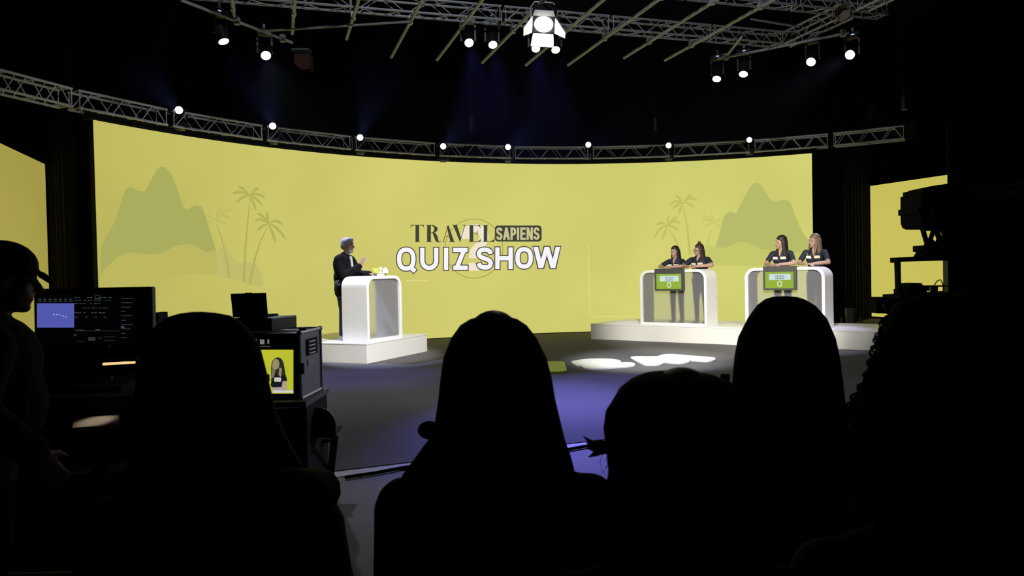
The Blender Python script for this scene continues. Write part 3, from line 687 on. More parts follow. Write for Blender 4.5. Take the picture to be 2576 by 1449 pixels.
def podium(label, o, xd, yd, W, D, H):
    """open arch shell with rounded shoulders, frosted panel set into its front"""
    o = Vector(o); xd = Vector(xd).normalized(); yd = Vector(yd).normalized()
    t = thing('podium', label, 'podium', o+xd*W/2+yd*D/2)
    def prof(g, R, zb):
        pts = [(g, zb)]
        pts += [(R+g-(R)*math.cos(a), H-g-R+R*math.sin(a)) for a in [PI/2*k/8 for k in range(9)]]
        pts += [(W-g-R+R*math.sin(a), H-g-R+R*math.cos(a)) for a in [PI/2*k/8 for k in range(9)]]
        pts += [(W-g, zb)]
        return pts
    th = 0.055
    po, pi_ = prof(0, 0.19, PH*0), prof(th, 0.145, 0)
    P3 = lambda x, z, y: o+xd*x+yd*y+Vector((0, 0, PH+z))
    mb = MB(); n = len(po)
    vs = []
    for y in (0.0, D):
        vs += [P3(x, z, y) for x, z in po] + [P3(x, z, y) for x, z in pi_]
    fs = []
    for i in range(n-1):
        fs += [(i, i+1, n+i+1, n+i), (2*n+i, 3*n+i, 3*n+i+1, 2*n+i+1), (i, 2*n+i, 2*n+i+1, i+1), (n+i, n+i+1, 3*n+i+1, 3*n+i)]
    fs += [(0, n, 3*n, 2*n), (n-1, 3*n-1, 4*n-1, 2*n-1)]
    mb.add(vs, fs)
    sh = obj('shell', mb, M_WHITE, t, bevel=0.006)
    obj('foot_rail', MB().hexa([P3(th, 0, 0.0), P3(W-th, 0, 0.0), P3(W-th, 0, 0.07), P3(th, 0, 0.07)], [P3(th, 0.055, 0.0), P3(W-th, 0.055, 0.0), P3(W-th, 0.055, 0.07), P3(th, 0.055, 0.07)]), M_WHITE, t)
    inner = [(x, z) for x, z in prof(th+0.001, 0.144, 0.056)]
    obj('frosted_panel', MB().prism([P3(x, z, 0.045) for x, z in inner], yd*0.008), M_FROST, t)
    return t, P3
W_P, D_P, H_P = 1.48, 0.48, 1.12
pa = math.radians(-40.5); pod_x = Vector((math.cos(pa), math.sin(pa), 0)); pod_y = Vector((-pod_x.y, pod_x.x, 0))
A1 = atz(1611, 816.5, PH); A1.z = 0
pod1, P31 = podium('white arched podium nearer the centre of the stage, with a score monitor', A1, pod_x, pod_y, W_P, D_P, H_P)
B1 = Vector((5.58, 13.19, PH)) - pod_x*W_P
B1.z = 0
pod2, P32 = podium('white arched podium at the right, partly hidden by a spectator head', B1, pod_x, pod_y, W_P, D_P, H_P)
C1 = atz(926, 862, PH); C1.z = 0
px_ = math.radians(29); lpx = Vector((math.sin(px_), math.cos(px_), 0)); lpy = Vector((-lpx.y, lpx.x, 0))
pod3, P33 = podium('white arched podium in front of the presenter', C1, lpx, lpy, 0.95, 0.56, H_P)
M_SCG = emi('score_green', (150, 178, 62)); M_SCW = emi('score_white', (206, 226, 226)); M_SCD = emi('score_ink', (120, 132, 128)); M_SC0 = emi('score_digit', (214, 226, 196))
def score_monitor(label, o, x0, x1, z0, z1):
    """flat monitor hung over the podium's front edge"""
    P = lambda x, z, y: o+pod_x*x+pod_y*y+Vector((0, 0, PH+z))
    t = thing('score_monitor', label, 'monitor', P((x0+x1)/2, z0, -0.03))
    def slab(a, b, c, d, y0, y1): return MB().hexa([P(a, c, y0), P(b, c, y0), P(b, d, y0), P(a, d, y0)], [P(a, c, y1), P(b, c, y1), P(b, d, y1), P(a, d, y1)])
    w_, h_ = x1-x0, z1-z0
    obj('casing', slab(x0, x1, z0, z1, -0.065, -0.006), M_GREYP, t, bevel=0.005)
    obj('hook_plate', slab(x0+0.02, x1-0.02, H_P+0.002, H_P+0.010, -0.02, 0.16), M_GREYP, t)
    s = obj('screen', slab(x0+w_*.07, x1-w_*.08, z0+h_*.08, z0+h_*.76, -0.069, -0.066), M_SCG, t)
    sx0, sx1, sz0, sz1 = x0+w_*.07, x1-w_*.08, z0+h_*.08, z0+h_*.76; sw, sh = sx1-sx0, sz1-sz0
    rr = rrect(sx0+sw*.14, sz0+sh*.50, sx1-sw*.09, sz0+sh*.87, sh*.06, 4)
    obj('name_box', MB().prism([P(x, z, -0.070) for x, z in rr], pod_y*-0.001), M_SCW, s)
    mb = MB()
    for zz, a, b in ((.745, .36, .70), (.60, .36, .68)):
        k = 9
        for i in range(k):
            q0 = a+(b-a)*i/k; q1 = a+(b-a)*(i+.72)/k; hh = .028+.02*((i*7) % 3)/2
            mb.add([P(sx0+sw*q0, sz0+sh*(zz-hh), -0.0725), P(sx0+sw*q1, sz0+sh*(zz-hh), -0.0725), P(sx0+sw*q1, sz0+sh*(zz+hh), -0.0725), P(sx0+sw*q0, sz0+sh*(zz+hh), -0.0725)], [(0, 1, 2, 3)])
    obj('name_lines', mb, M_SCD, s)
    mb = MB()
    ring = [(sx0+sw*(.52+.075*math.cos(2*PI*i/20)), sz0+sh*(.27+.155*math.sin(2*PI*i/20))) for i in range(21)]
    for q in quads(ring, sh*.075): mb.add([P(x, z, -0.0715) for x, z in q], [(0, 1, 2, 3)])
    obj('zero_digit', mb, M_SC0, s)
score_monitor('grey framed score monitor showing 0 on the podium nearer the centre', A1, 0.385, 1.03, 0.70, 1.145)
score_monitor('grey framed score monitor showing 0 on the right podium', B1, 0.385, 1.00, 0.70, 1.145)
# logo ornament on presenter's podium
og = P33(0.66, H_P+0.001, 0.25); vx = (lpx*0.55-lpy*0.83).normalized(); vy = Vector((-vx.y, vx.x, 0))
lo = thing('logo_ornament', 'small white and green logo ornament on the presenter podium', 'ornament', og)
P = lambda x, z, y=0: og+vx*x+vy*y+Vector((0, 0, z))
obj('base', MB().hexa([P(-.10, 0, -.05), P(.10, 0, -.05), P(.10, 0, .05), P(-.10, 0, .05)], [P(-.10, .04, -.05), P(.10, .04, -.05), P(.10, .04, .05), P(-.10, .04, .05)]), M_GREYP, lo)
obj('base_plate', MB().hexa([P(-.045, .006, -.053), P(.085, .006, -.053), P(.085, .006, -.0505), P(-.045, .006, -.0505)], [P(-.045, .036, -.053), P(.085, .036, -.053), P(.085, .036, -.0505), P(-.045, .036, -.0505)]), M_WHITE, lo)
obj('green_leaf', MB().prism([P(-.135, .135, -.01), P(-.075, .045, -.01), P(-.03, .045, -.01), P(-.025, .13, -.01)], vy*0.03), M_GREEN, lo)
mb = MB()
for q in quads(smooth([(-.012, .112), (0.004, .136), (.03, .132), (.034, .108), (.008, .082), (-.004, .058), (.042, .056)], 4), .024): mb.prism([P(x, z, -.02) for x, z in q], vy*0.04)
obj('numeral', mb, M_WHITE, lo)
obj('letter', MB().prism([P(x, z, -.02) for x, z in smooth([(.05, .043), (.06, .10), (.075, .138), (.105, .142), (.13, .13), (.15, .06), (.145, .045)], 3)], vy*0.04), M_WHITE, lo)

# flat logo lettering lying on the stage floor
def floor_shape(name, label, cat, pts, m, h, z0=0.0):
    q = [atz(u, v, 0) for u, v in pts]
    ar = sum(q[i].x*q[(i+1) % len(q)].y-q[(i+1) % len(q)].x*q[i].y for i in range(len(q)))
    if ar < 0: q = q[::-1]
    return tag(obj(name, MB().prism([Vector((p.x, p.y, z0)) for p in q], (0, 0, h)), m, bevel=0.006), label, cat, 'logo pieces lying on the stage floor')
def ZF(p): return [(1340+x*0.1941, 870+y*0.1941) for x, y in p]
floor_shape('floor_logo_piece', 'lime green rounded slab lying flat on the stage floor', 'floor logo', ZF(smooth([(150, 250), (170, 228), (240, 224), (330, 224), (395, 228), (415, 245), (440, 315), (440, 338), (410, 352), (330, 357), (230, 357), (190, 345)], 3, True)), M_GREEN, 0.03)
l1 = ZF(smooth([(500, 230), (520, 218), (600, 203), (720, 190), (860, 185), (1000, 189), (1110, 203), (1145, 218), (1148, 234), (1230, 233), (1300, 240), (1326, 255), (1318, 276), (1180, 291), (980, 306), (820, 318), (720, 319), (665, 303), (637, 285), (660, 272), (705, 262), (640, 266), (560, 267), (520, 248)], 2, True))
floor_shape('floor_logo_piece', 'white looped numeral lying flat on the stage floor beside the green slab', 'floor logo', l1, M_WHITE, 0.03)
l2 = ZF(smooth([(1265, 170), (1300, 158), (1400, 154), (1610, 155), (1660, 137), (1720, 128), (1800, 126), (1900, 133), (2050, 147), (2200, 158), (2340, 170), (2373, 183), (2355, 205), (2280, 217), (2160, 213), (2045, 204), (2035, 225), (1960, 240), (1860, 243), (1760, 235), (1700, 228), (1698, 245), (1650, 260), (1560, 266), (1450, 263), (1400, 248), (1330, 212)], 2, True))
floor_shape('floor_logo_piece', 'white angular letter lying flat on the stage floor, farthest right', 'floor logo', l2, M_WHITE, 0.03)

# ------------------------------------------------------------------ people
class Body:
    """closed primitives blended into one continuous surface; every face takes the material of its nearest primitive"""
    def __init__(s): s.p = []; s.mb = MB(); s.M = Matrix.Identity(4); s.k = 1.0
    def cap(s, p0, r0, p1, r1, t, bias=0.0):
        a, b = s.M @ Vector(p0), s.M @ Vector(p1); s.mb.capsule(a, r0*s.k, b, r1*s.k); s.p.append(('c', a, r0*s.k, b, r1*s.k, t, bias)); return s
    def ell(s, c, r, t, bias=0.0):
        c = s.M @ Vector(c); R3 = s.M.to_3x3().normalized(); r = [x*s.k for x in r]
        s.mb.ellipsoid(c, r, 16, 10, R3); s.p.append(('e', c, r, R3.inverted(), None, t, bias)); return s
    def build(s, name, parent, mats, voxel=0.007, smooth_it=6, label=None):
        me = s.mb.mesh('tmp'); o = bpy.data.objects.new('tmp', me); COL.objects.link(o)
        r = o.modifiers.new('r', 'REMESH'); r.mode = 'VOXEL'; r.voxel_size = voxel
        sm = o.modifiers.new('s', 'SMOOTH'); sm.factor = 0.5; sm.iterations = smooth_it
        bpy.context.view_layer.update()
        out = bpy.data.meshes.new_from_object(o.evaluated_get(bpy.context.evaluated_depsgraph_get()))
        bpy.data.objects.remove(o); bpy.data.meshes.remove(me); out.name = name
        keys = list(mats); out.materials.clear()
        for k in keys: out.materials.append(mats[k])
        n = len(out.polygons); cen = np.empty(n*3); out.polygons.foreach_get('center', cen); cen = cen.reshape(-1, 3)
        best = np.full(n, 1e9); idx = np.zeros(n, int)
        for kd, a, b, c, d, t, bias in s.p:
            if kd == 'c':
                A = np.array(a); D = np.array(c)-A; L2 = max(D@D, 1e-9); tt = np.clip((cen-A)@D/L2, 0, 1)
                dist = np.linalg.norm(cen-A-tt[:, None]*D, axis=1)-(b+(d-b)*tt)
            else:
                q = (cen-np.array(a)) @ np.array(c).T; dist = (np.linalg.norm(q/np.array(b), axis=1)-1)*min(b)
            dist = dist-bias; w_ = dist < best; best[w_] = dist[w_]; idx[w_] = keys.index(t)
        out.polygons.foreach_set('material_index', idx.astype(np.int32)); out.polygons.foreach_set('use_smooth', np.ones(n, bool)); out.update()
        ob = bpy.data.objects.new(name, out); COL.objects.link(ob); ob.parent = parent
        if label: ob['label'] = label
        return ob
def hand(B, wrist, d, nrm, side, curl=0.5, spread=0.45, t='skin'):
    """palm, four unequal bent fingers and a thumb; d: pointing direction, nrm: out of the back of the hand, side: +1/-1 thumb side"""
    wv = Vector(wrist); d = Vector(d).normalized(); nrm = Vector(nrm); nrm = (nrm-d*nrm.dot(d)).normalized(); lat = d.cross(nrm)*side
    for i, (o, L) in enumerate(((0.030, .070), (0.010, .078), (-0.010, .072), (-0.028, .058))):
        kn = wv + d*0.085 + lat*o
        B.cap(wv+d*0.01+lat*o*0.5, .014, kn, .0115, t)
        dd = (d + lat*o*spread*20*0.4).normalized(); p = kn
        for j, f in enumerate((0.45, 0.32, 0.23)):
            ang = curl*(0.45+0.5*j); q = (dd*math.cos(ang)-nrm*math.sin(ang)).normalized()
            p2 = p+q*L*f*1.15; B.cap(p, .0100-.0008*j, p2, .0092-.0008*j, t); p = p2
    th0 = wv+d*0.025+lat*0.026; th1 = th0+(d*0.6+lat*0.75-nrm*0.2).normalized()*0.042; th2 = th1+(d*0.92+lat*0.25-nrm*0.3*curl).normalized()*0.034
    B.cap(th0, .014, th1, .0115, t).cap(th1, .0112, th2, .009, t)
def figure(H, arms, sw=0.165, chest=1.0, belly=0.0, head_yaw=0.0, head_pitch=0.0, sleeve='short', seated=None, lean=0.0, shoe='shoe', fat=1.0, beard=False, vee=True, head_fwd=0.0, head_scale=1.0, hands=True, neck=0.0):
    """standing or seated person facing local -Y; returns Body and the head matrix"""
    k = H/1.70; B = Body(); S = Matrix.Diagonal((k, k, k, 1)); B.k = k
    hipz = 0.92
    dz = 0.0 if seated is None else (hipz*k-(seated+0.10))/k
    T = Matrix.Translation((0, 0, -dz*k)) @ S
    Lm = Matrix.Translation((0, 0, 0.95)) @ Matrix.Rotation(lean, 4, 'X') @ Matrix.Translation((0, 0, -0.95))
    B.M = T @ Lm
    B.ell((0, 0.01, 1.27), (sw*0.93*fat, .115*chest*fat, .19), 'top').ell((0, 0.0, 1.08), (.145*fat, .105*fat, .19), 'top')
    B.ell((0, .01, .95), (.175*fat, .125*fat, .13), 'bottom', -0.004)
    if belly: B.ell((0, -.05-belly*.3, 1.10), (.16*fat, .12+belly, .2), 'top')
    if sleeve == 'short':
        for sx_ in (-1, 1): B.ell((sx_*.07, -.068*chest, 1.26), (.075, .055*chest, .085), 'top')
    for sx_ in (-1, 1): B.cap((sx_*.03, .01, 1.40), .05*fat, (sx_*sw, .01, 1.375), .055*fat, 'top') if sleeve == 'short' else B.cap((sx_*.03, .01, 1.405), .05*fat, (sx_*sw, .01, 1.345), .055*fat, 'top')
    B.cap((-.06, .01, 1.43), .045, (.06, .01, 1.43), .045, 'top')
    B.cap((0, .005, 1.42), .052, (0, -.005-head_fwd, 1.53+neck), .048, 'skin')
    if vee: B.cap((0, -.06, 1.43), .028, (0, -.098*chest-.004, 1.345), .007, 'vee', 0.006)
    shp = {sx_: (T @ Lm @ Vector((sx_*(sw+.012), .01, 1.375 if sleeve == 'short' else 1.34))) for sx_ in (-1, 1)}
    # head
    hm = T @ Lm @ Matrix.Translation((0, -head_fwd, 1.53+neck)) @ Matrix.Rotation(head_yaw, 4, 'Z') @ Matrix.Rotation(head_pitch, 4, 'X') @ Matrix.Diagonal((head_scale,)*3+(1,))
    sM, sk = B.M, B.k; B.M = hm; B.k = k*head_scale
    B.ell((0, .005, .075), (.074, .093, .095), 'skin').ell((0, -.025, .015), (.058, .068, .07), 'skin').cap((0, -.07, -.035), .022, (0, -.055, -.03), .03, 'skin')
    B.cap((0, -.088, .065), .010, (0, -.112, .030), .013, 'skin')                       # nose
    B.cap((-.03, -.078, .085), .013, (.03, -.078, .085), .013, 'skin')                   # brow
    B.cap((-.018, -.086, -.003), .009, (.018, -.086, -.003), .009, 'lip')
    for sx_ in (-1, 1): B.ell((sx_*.076, .015, .045), (.012, .022, .033), 'skin').ell((sx_*.038, -.050, .03), (.022, .020, .022), 'skin')
    if beard:
        B.ell((0, -.052, -.034), (.050, .046, .030), 'hair', 0.0); B.cap((-.018, -.093, .012), .007, (.018, -.093, .012), .007, 'hair')
    B.M, B.k = Matrix.Identity(4), 1.0
    # arms: targets in local metres
    for sx_, (el, wr, hd, hn, curl) in zip((-1, 1), arms):
        sh, el, wr = shp[sx_], Vector(el), Vector(wr); f = fat*k
        if sleeve == 'short':
            m_ = sh.lerp(el, 0.66); B.cap(sh, .056*f, m_, .052*f, 'top'); B.cap(m_, .042*f, el, .040*f, 'skin'); B.cap(el, .040*f, wr, .027*k, 'skin')
        else:
            B.cap(sh, .064*f, el, .056*f, 'top'); m_ = el.lerp(wr, 0.92); B.cap(el, .054*f, m_, .044*f, 'top'); B.cap(m_, .026*k, wr, .026*k, 'skin')
        if hands: hand(B, wr, hd, hn, sx_, curl)
        else: B.ell(wr, (.04, .06, .03), 'skin')
    # legs
    B.k = k
    if seated is None:
        B.M = S
        for sx_ in (-1, 1):
            B.cap((sx_*.09, .01, .88), .09*fat, (sx_*.10, -.01, .49), .062, 'bottom').cap((sx_*.10, -.005, .49), .062, (sx_*.105, .02, .10), .047, 'bottom')
            B.cap((sx_*.105, .025, .045), .042, (sx_*.115, -.13, .032), .030, shoe)
    else:
        B.M = Matrix.Translation((0, 0, seated)) ; B.k = 1
        for sx_ in (-1, 1):
            B.cap((sx_*.09, .0, .10), .09*fat, (sx_*.11, -.42, .08), .066, 'bottom').cap((sx_*.11, -.43, .07), .062, (sx_*.115, -.40, .10-seated), .046, 'bottom')
            B.cap((sx_*.115, -.39, .045-seated), .042, (sx_*.125, -.55, .033-seated), .03, shoe)
    B.M = Matrix.Identity(4); B.k = 1
    return B, hm
def eyes(parent, hm, k=1.0):
    for sx_ in (-1, 1):
        c = hm @ Vector((sx_*.032, -.0805, .055)); R = hm.to_3x3().normalized()
        obj('eye', MB().ellipsoid(c, (.011*k, .005*k, .005*k), 10, 6, R), M_EYE, parent, local=True, smooth=True)
def facing(dx, dy): return math.atan2(dx, -dy)

# presenter
pf = atz(871, 854, PH); fdir = Vector((0.955, -0.30))
pr_th = facing(fdir.x, fdir.y)
pr = thing('person', 'grey haired presenter in black jacket gesturing behind the left podium', 'person', (pf.x, pf.y, PH), pr_th)
arms = [((-0.27, -0.15, 1.13), (-0.15, -0.40, 1.30), (0.05, -0.50, 0.85), (-0.9, 0.1, 0.25), 0.12),
        ((0.27, -0.14, 1.16), (0.15, -0.42, 1.155), (-0.1, -0.95, -0.03), (0.0, -0.1, 1), 0.25)]
B, hm = figure(1.79, arms, sw=.195, chest=1.35, belly=.05, head_pitch=0.05, sleeve='long', lean=0.05, fat=1.22, beard=True, vee=True, head_fwd=0.035, head_scale=1.1)
B.M = Matrix.Diagonal((1.05, 1.05, 1.05, 1)); B.k = 1.05
B.ell((0, .015, .86), (.205, .155, .16), 'top', 0.004).cap((-.10, .02, .80), .105, (.10, .02, .80), .105, 'top', 0.003)   # jacket skirt
B.ell((0, .08, 1.25), (.16, .10, .2), 'top').ell((0, .03, 1.05), (.19, .15, .2), 'top')
B.M = Matrix.Identity(4); B.k = 1
B.cap((-.055, -.165, 1.46), .024, (-.085, -.215, 1.27), .016, 'vee', 0.008)
B.build('body', pr, {'top': M_JACKET, 'skin': M_SKIN, 'bottom': M_JEANS, 'shoe': M_SHOE, 'vee': M_SHIRT, 'lip': M_LIP, 'hair': M_HAIR_GR}, 0.006, 4)
eyes(pr, hm)
HB = Body(); HB.M = hm; HB.k = 1.79/1.7*1.1
HB.ell((0, .018, .092), (.083, .097, .085), 'h').ell((0, .055, .05), (.078, .055, .075), 'h').ell((0, -.03, .14), (.062, .06, .035), 'h')
HB.build('hair', pr, {'h': M_HAIR_GR}, 0.007, 4)

def hair_long(parent, hm, k, m, style):
    HB = Body(); HB.M = hm; HB.k = k
    HB.ell((0, .024, .110), (.086, .100, .086), 'h').ell((0, .05, .05), (.086, .066, .10), 'h')
    L = style.get('len', .28)
    for sx_ in (-1, 1):
        for (a, b, r) in ((.077, -.004, .020), (.084, .020, .024), (.080, .045, .028), (.062, .072, .030), (.030, .088, .032)):
            HB.cap((sx_*a, b, .07), r, (sx_*(a+.012), b+.012, .05-L*(0.92 if b < .01 else 1)), r*.9, 'h')
    if style.get('bun'): HB.ell((0, .03, .205), (.035, .035, .036), 'h').cap((0, .03, .17), .028, (0, .03, .20), .026, 'h')
    if style.get('front'):
        for sx_ in (-1, 1): HB.cap((sx_*.082, -.02, .0), .022, (sx_*.085, -.095, -.20), .020, 'h')
    return HB.build('hair', parent, {'h': m}, 0.008, 8)
def contestant(label, uv, H, head_yaw, hair, skin, style, arms, lean=0.12, fat=1.0, badge_y=-0.127, glasses=False, sw=.16):
    # stand on the platform behind the podium
    p = uv; th = facing(-pod_y.x, -pod_y.y)
    t = thing('person', label, 'person', (p.x, p.y, PH), th)
    B, hm = figure(H, arms, sw=sw, chest=1.02, head_yaw=head_yaw, lean=lean, fat=fat, head_scale=1.04)
    body = B.build('body', t, {'top': M_NAVY, 'skin': skin, 'bottom': M_DKTROU, 'shoe': M_DKSHOE, 'vee': skin, 'lip': M_LIP}, 0.006, 4)
    eyes(t, hm); hair_long(t, hm, H/1.7*1.04, hair, style)
    k = H/1.7
    from mathutils.bvhtree import BVHTree
    bv = BVHTree.FromPolygons([v.co for v in body.data.vertices], [tuple(q.vertices) for q in body.data.polygons])
    for sx_, m in ((-1, M_BADGE), (1, M_BADGE2)):
        zc = 1.285*k
        hit = bv.ray_cast(Vector((sx_*.075*k, -1.0, zc)), Vector((0, 1, 0)))
        y = hit[0].y if hit[0] else -0.15
        rr = rrect(-.052, -.027, .052, .027, .012, 4); tilt = Matrix.Rotation(0.30, 3, 'X')
        obj('name_badge', MB().prism([Vector((sx_*.075*k, y-0.007, zc)) + Matrix.Rotation(sx_*0.25, 3, 'Z') @ tilt @ Vector((a, 0, b)) for a, b in rr], (0, -0.004, 0)), m, t, local=True)
    if glasses:
        mb = MB()
        for sx_ in (-1, 1): mb.tube([hm @ Vector((sx_*.033+.024*math.cos(a), -.103, .055+.019*math.sin(a))) for a in [2*PI*i/12 for i in range(13)]], .0022, 5)
        mb.bar(hm @ Vector((-.009, -.104, .06)), hm @ Vector((.009, -.104, .06)), .0022, n=5)
        for sx_ in (-1, 1): mb.bar(hm @ Vector((sx_*.057, -.100, .058)), hm @ Vector((sx_*.080, .01, .055)), .002, n=5)
        obj('glasses', mb, M_PLASTIC, t, local=True)
    return t
def behind(o, u, back):
    # a point behind the podium front line seen at photo column u
    q = o+pod_y*back; best = None
    for k in range(400):
        p = q+pod_x*(W_P*1.2*k/399-0.1); d = Vector((p.x, p.y, 1.6))-CAM; x = 1288+FPX*d.dot(CR)/d.dot(CF)
        if best is None or abs(x-u) < best[0]: best = (abs(x-u), p)
    return best[1]
zt = H_P+0.045
def rest_arms(xl, yl, xr, yr, wy=-.42, cross=0.03):
    return [((-xl, -.16, zt+.03), (-cross-.03, wy, zt+.006), (1, -.25, 0.0), (0, -.1, 1), .55), ((xr, -.16, zt+.03), (cross+.05, wy+.05, zt+.014), (-1, -.3, 0.05), (0, -.1, 1), .55)]
contestant('dark haired woman in navy polo with lilac lit shoulder, leftmost of the four contestants', behind(A1, 1702, .70), 1.60, -.15, M_HAIR_DK, M_SKIN, dict(len=.26), rest_arms(.30, 0, .27, 0))
contestant('woman with hair knot and glasses in navy polo, second contestant from the left', behind(A1, 1762, .70), 1.62, -.55, M_HAIR_BR, M_SKIN, dict(len=.26, bun=True), rest_arms(.30, 0, .32, 0), fat=1.2, glasses=True, sw=.175)
contestant('woman with long straight dark hair in navy polo, left one at the right podium', behind(B1, 1968, .70), 1.72, -.75, M_HAIR_DK, M_SKIN, dict(len=.34), rest_arms(.26, 0, .28, 0, -.40))
contestant('woman with long blonde hair in navy polo, rightmost of the four contestants', behind(B1, 2052, .70), 1.72, -.55, M_HAIR_BL, M_SKIN, dict(len=.40, front=True), rest_arms(.26, 0, .28, 0, -.40))

# ------------------------------------------------------------------ audience in the dark, seen from behind
def chair(label, x, y, th, seat=0.45, back=0.82, w=0.44):
    t = thing('chair', label, 'chair', (x, y, -0.01), th, 'audience chairs')
    obj('seat', MB().box((0, -.02, seat-.02), (w, .42, .04)), M_PLASTIC, t, local=True, bevel=0.015)
    obj('backrest', MB().box((0, .215, back-.14), (w, .025, .26), Matrix.Rotation(-0.12, 3, 'X')), M_PLASTIC, t, local=True, bevel=0.01)
    for sx_ in (-1, 1):
        obj('leg', MB().bar((sx_*(w/2-.03), -.20, seat-.04), (sx_*(w/2-.01), -.22, 0), .012), M_STEEL, t, local=True)
        obj('leg', MB().tube([(sx_*(w/2-.015), .24, back-.2), (sx_*(w/2-.015), .20, seat), (sx_*(w/2-.01), .24, 0)], .012), M_STEEL, t, local=True)
    return t
def hair_loft(name, parent, rows, y, depth, m, n=28, back=0.55, strands=0, seed=1, curls=False, wob=0.0):
    """hair volume from its outline: rows of (v, left u, right u) seen at distance y; depth(t) gives the thickness at row fraction t"""
    rnd = random.Random(seed); rings = []; N_ = len(rows)
    fine = []
    vs_ = [r[0] for r in rows]
    for i in range(N_-1):
        for k_ in range(4):
            f = k_/4; fine.append(tuple(rows[i][j]+(rows[i+1][j]-rows[i][j])*f for j in range(3)))
    fine.append(rows[-1])
    for i, (v, a, b) in enumerate(fine):
        A, Bp = at(a, v, y), at(b, v, y); c = (A+Bp)/2; rx = (Bp-A).length/2; t = i/(len(fine)-1); ry = depth(t, rx)
        ux = (Bp-A).normalized(); rings.append([c + ux*rx*math.cos(2*PI*j/n)*(1+wob*rnd.uniform(-1, 1)) + Vector((0, 1, 0))*ry*math.sin(2*PI*j/n) for j in range(n)])
    h = obj(name, MB().loft(rings), m, parent, smooth=True)
    mb = MB(); 
    for s_ in range(strands):
        i = rnd.randrange(len(fine)//8, len(rings)-4); j = rnd.randrange(n); p = Vector(rings[i][j]); c = sum((Vector(q) for q in rings[i]), Vector())/n
        out = (p-c); out.z = 0; out = out.normalized() if out.length > 1e-6 else Vector((1, 0, 0))
        pts = [p-out*.004]; L = rnd.uniform(.03, .09)
        if curls:
            ph = rnd.uniform(0, 6); rr = rnd.uniform(.004, .008)
            for q in range(1, 12):
                pts.append(p+out*(.004+.012*q/11)+Vector((rr*math.cos(ph+q*1.1), rr*math.sin(ph+q*1.1), -L*1.1*q/11)))
            mb.tube(pts, .0022, 4)
        else:
            for q in range(1, 5): pts.append(p+out*rnd.uniform(.001, .006)*q*0.5+Vector((rnd.uniform(-.004, .004), 0, -L*q/4)))
            mb.tube(pts, .0006, 3)
    if strands: obj('loose_strands' if not curls else 'curls', mb, m, h, local=False)['kind'] = 'stuff'
    return h
DKSET = lambda coat: {'top': coat, 'skin': M_SKIN2, 'bottom': M_DKTROU, 'shoe': M_DKSHOE, 'vee': coat, 'lip': M_LIP, 'hair': M_HAIR_DK}
def lap_arms(s=.22): return [((-s-.05, -.06, .57), (-.10, -.30, .55), (.3, -1, -.2), (0, .2, 1), .5), ((s+.05, -.06, .57), (.10, -.30, .55), (-.3, -1, -.2), (0, .2, 1), .5)]
def spectator(label, u, y, H, coat, sw, fat, rows, depth, hm_, yaw=0.0, hy=0.0, chair_label=None, voxel=0.010, lean=0.0, **kw):
    p = at(u, 1000, y); th = PI
    t = thing('person', label, 'person', (p.x, p.y, -0.01), th, None)
    B, hm = figure(H, lap_arms(sw), sw=sw, chest=1.1, head_yaw=yaw, sleeve='long', seated=0.38, fat=fat, vee=False, lean=lean, neck=0.085)
    B.build('body', t, DKSET(coat), voxel, 5)
    if rows: hair_loft('hair', t, rows, y+hy, depth, hm_, **kw)
    chair(chair_label or ('black chair under the ' + label.split(' in ')[0]), p.x, p.y, th, 0.38)
    return t, hm
def round_head(ry0, ry1):
    # round at the crown, flattening toward the ends
    return lambda t, rx: min(rx*1.05, ry0)*(1-t)+ry1*t if t > 0.12 else min(rx*1.05, ry0)
R3_ = [(793, 1236, 1246), (796, 1208, 1276), (803, 1182, 1302), (818, 1158, 1325), (850, 1135, 1350), (900, 1115, 1375), (950, 1108, 1388), (1000, 1103, 1396), (1060, 1094, 1410), (1105, 1078, 1421), (1150, 1045, 1437), (1195, 1012, 1448), (1260, 1000, 1452), (1380, 1030, 1430)]
t3, _ = spectator('long haired spectator in dark coat in the middle foreground', 1245, 1.70, 1.73, M_COAT, .195, 1.12, R3_, round_head(.14, .06), M_HAIR_AUD, hy=-0.02, strands=60, seed=3)
obj('hair_lock', MB().ellipsoid(at(1080, 1082, 1.68), (.027, .02, .021), 12, 8), M_HAIR_AUD, t3, smooth=True)
R2_ = [(785, 478, 512), (788, 455, 540), (796, 428, 575), (812, 405, 600), (832, 388, 622), (870, 370, 648), (920, 355, 662), (1000, 345, 682), (1060, 340, 700), (1120, 335, 728), (1170, 330, 760), (1260, 340, 765)]
t2, _ = spectator('spectator with fur collar and dark hair at the lower left', 520, 1.60, 1.72, M_COAT, .205, 1.15, R2_, round_head(.13, .07), M_HAIR_AUD, hy=-0.02, strands=60, seed=5)
fc = [at(u, v, 1.60+dy) for u, v, dy in ((330, 1230, -.05), (430, 1262, -.12), (600, 1265, -.13), (730, 1238, -.09), (800, 1236, 0.0), (780, 1250, .09), (600, 1260, .12), (430, 1260, .10))]
obj('fur_collar', MB().tube(fc+fc[:1], .05, 12), M_FUR, t2, smooth=True)
R5_ = [(745, 1966, 1984), (747, 1945, 2005), (753, 1928, 2022), (768, 1908, 2047), (800, 1885, 2075), (850, 1860, 2097), (900, 1850, 2108), (950, 1845, 2115), (1000, 1840, 2122), (1100, 1830, 2135), (1250, 1830, 2140)]
spectator('long straight haired spectator in front of the right podium', 1980, 2.15, 1.73, M_COAT, .20, 1.15, R5_, round_head(.15, .07), M_HAIR_AUD, hy=-0.02, strands=60, seed=8)
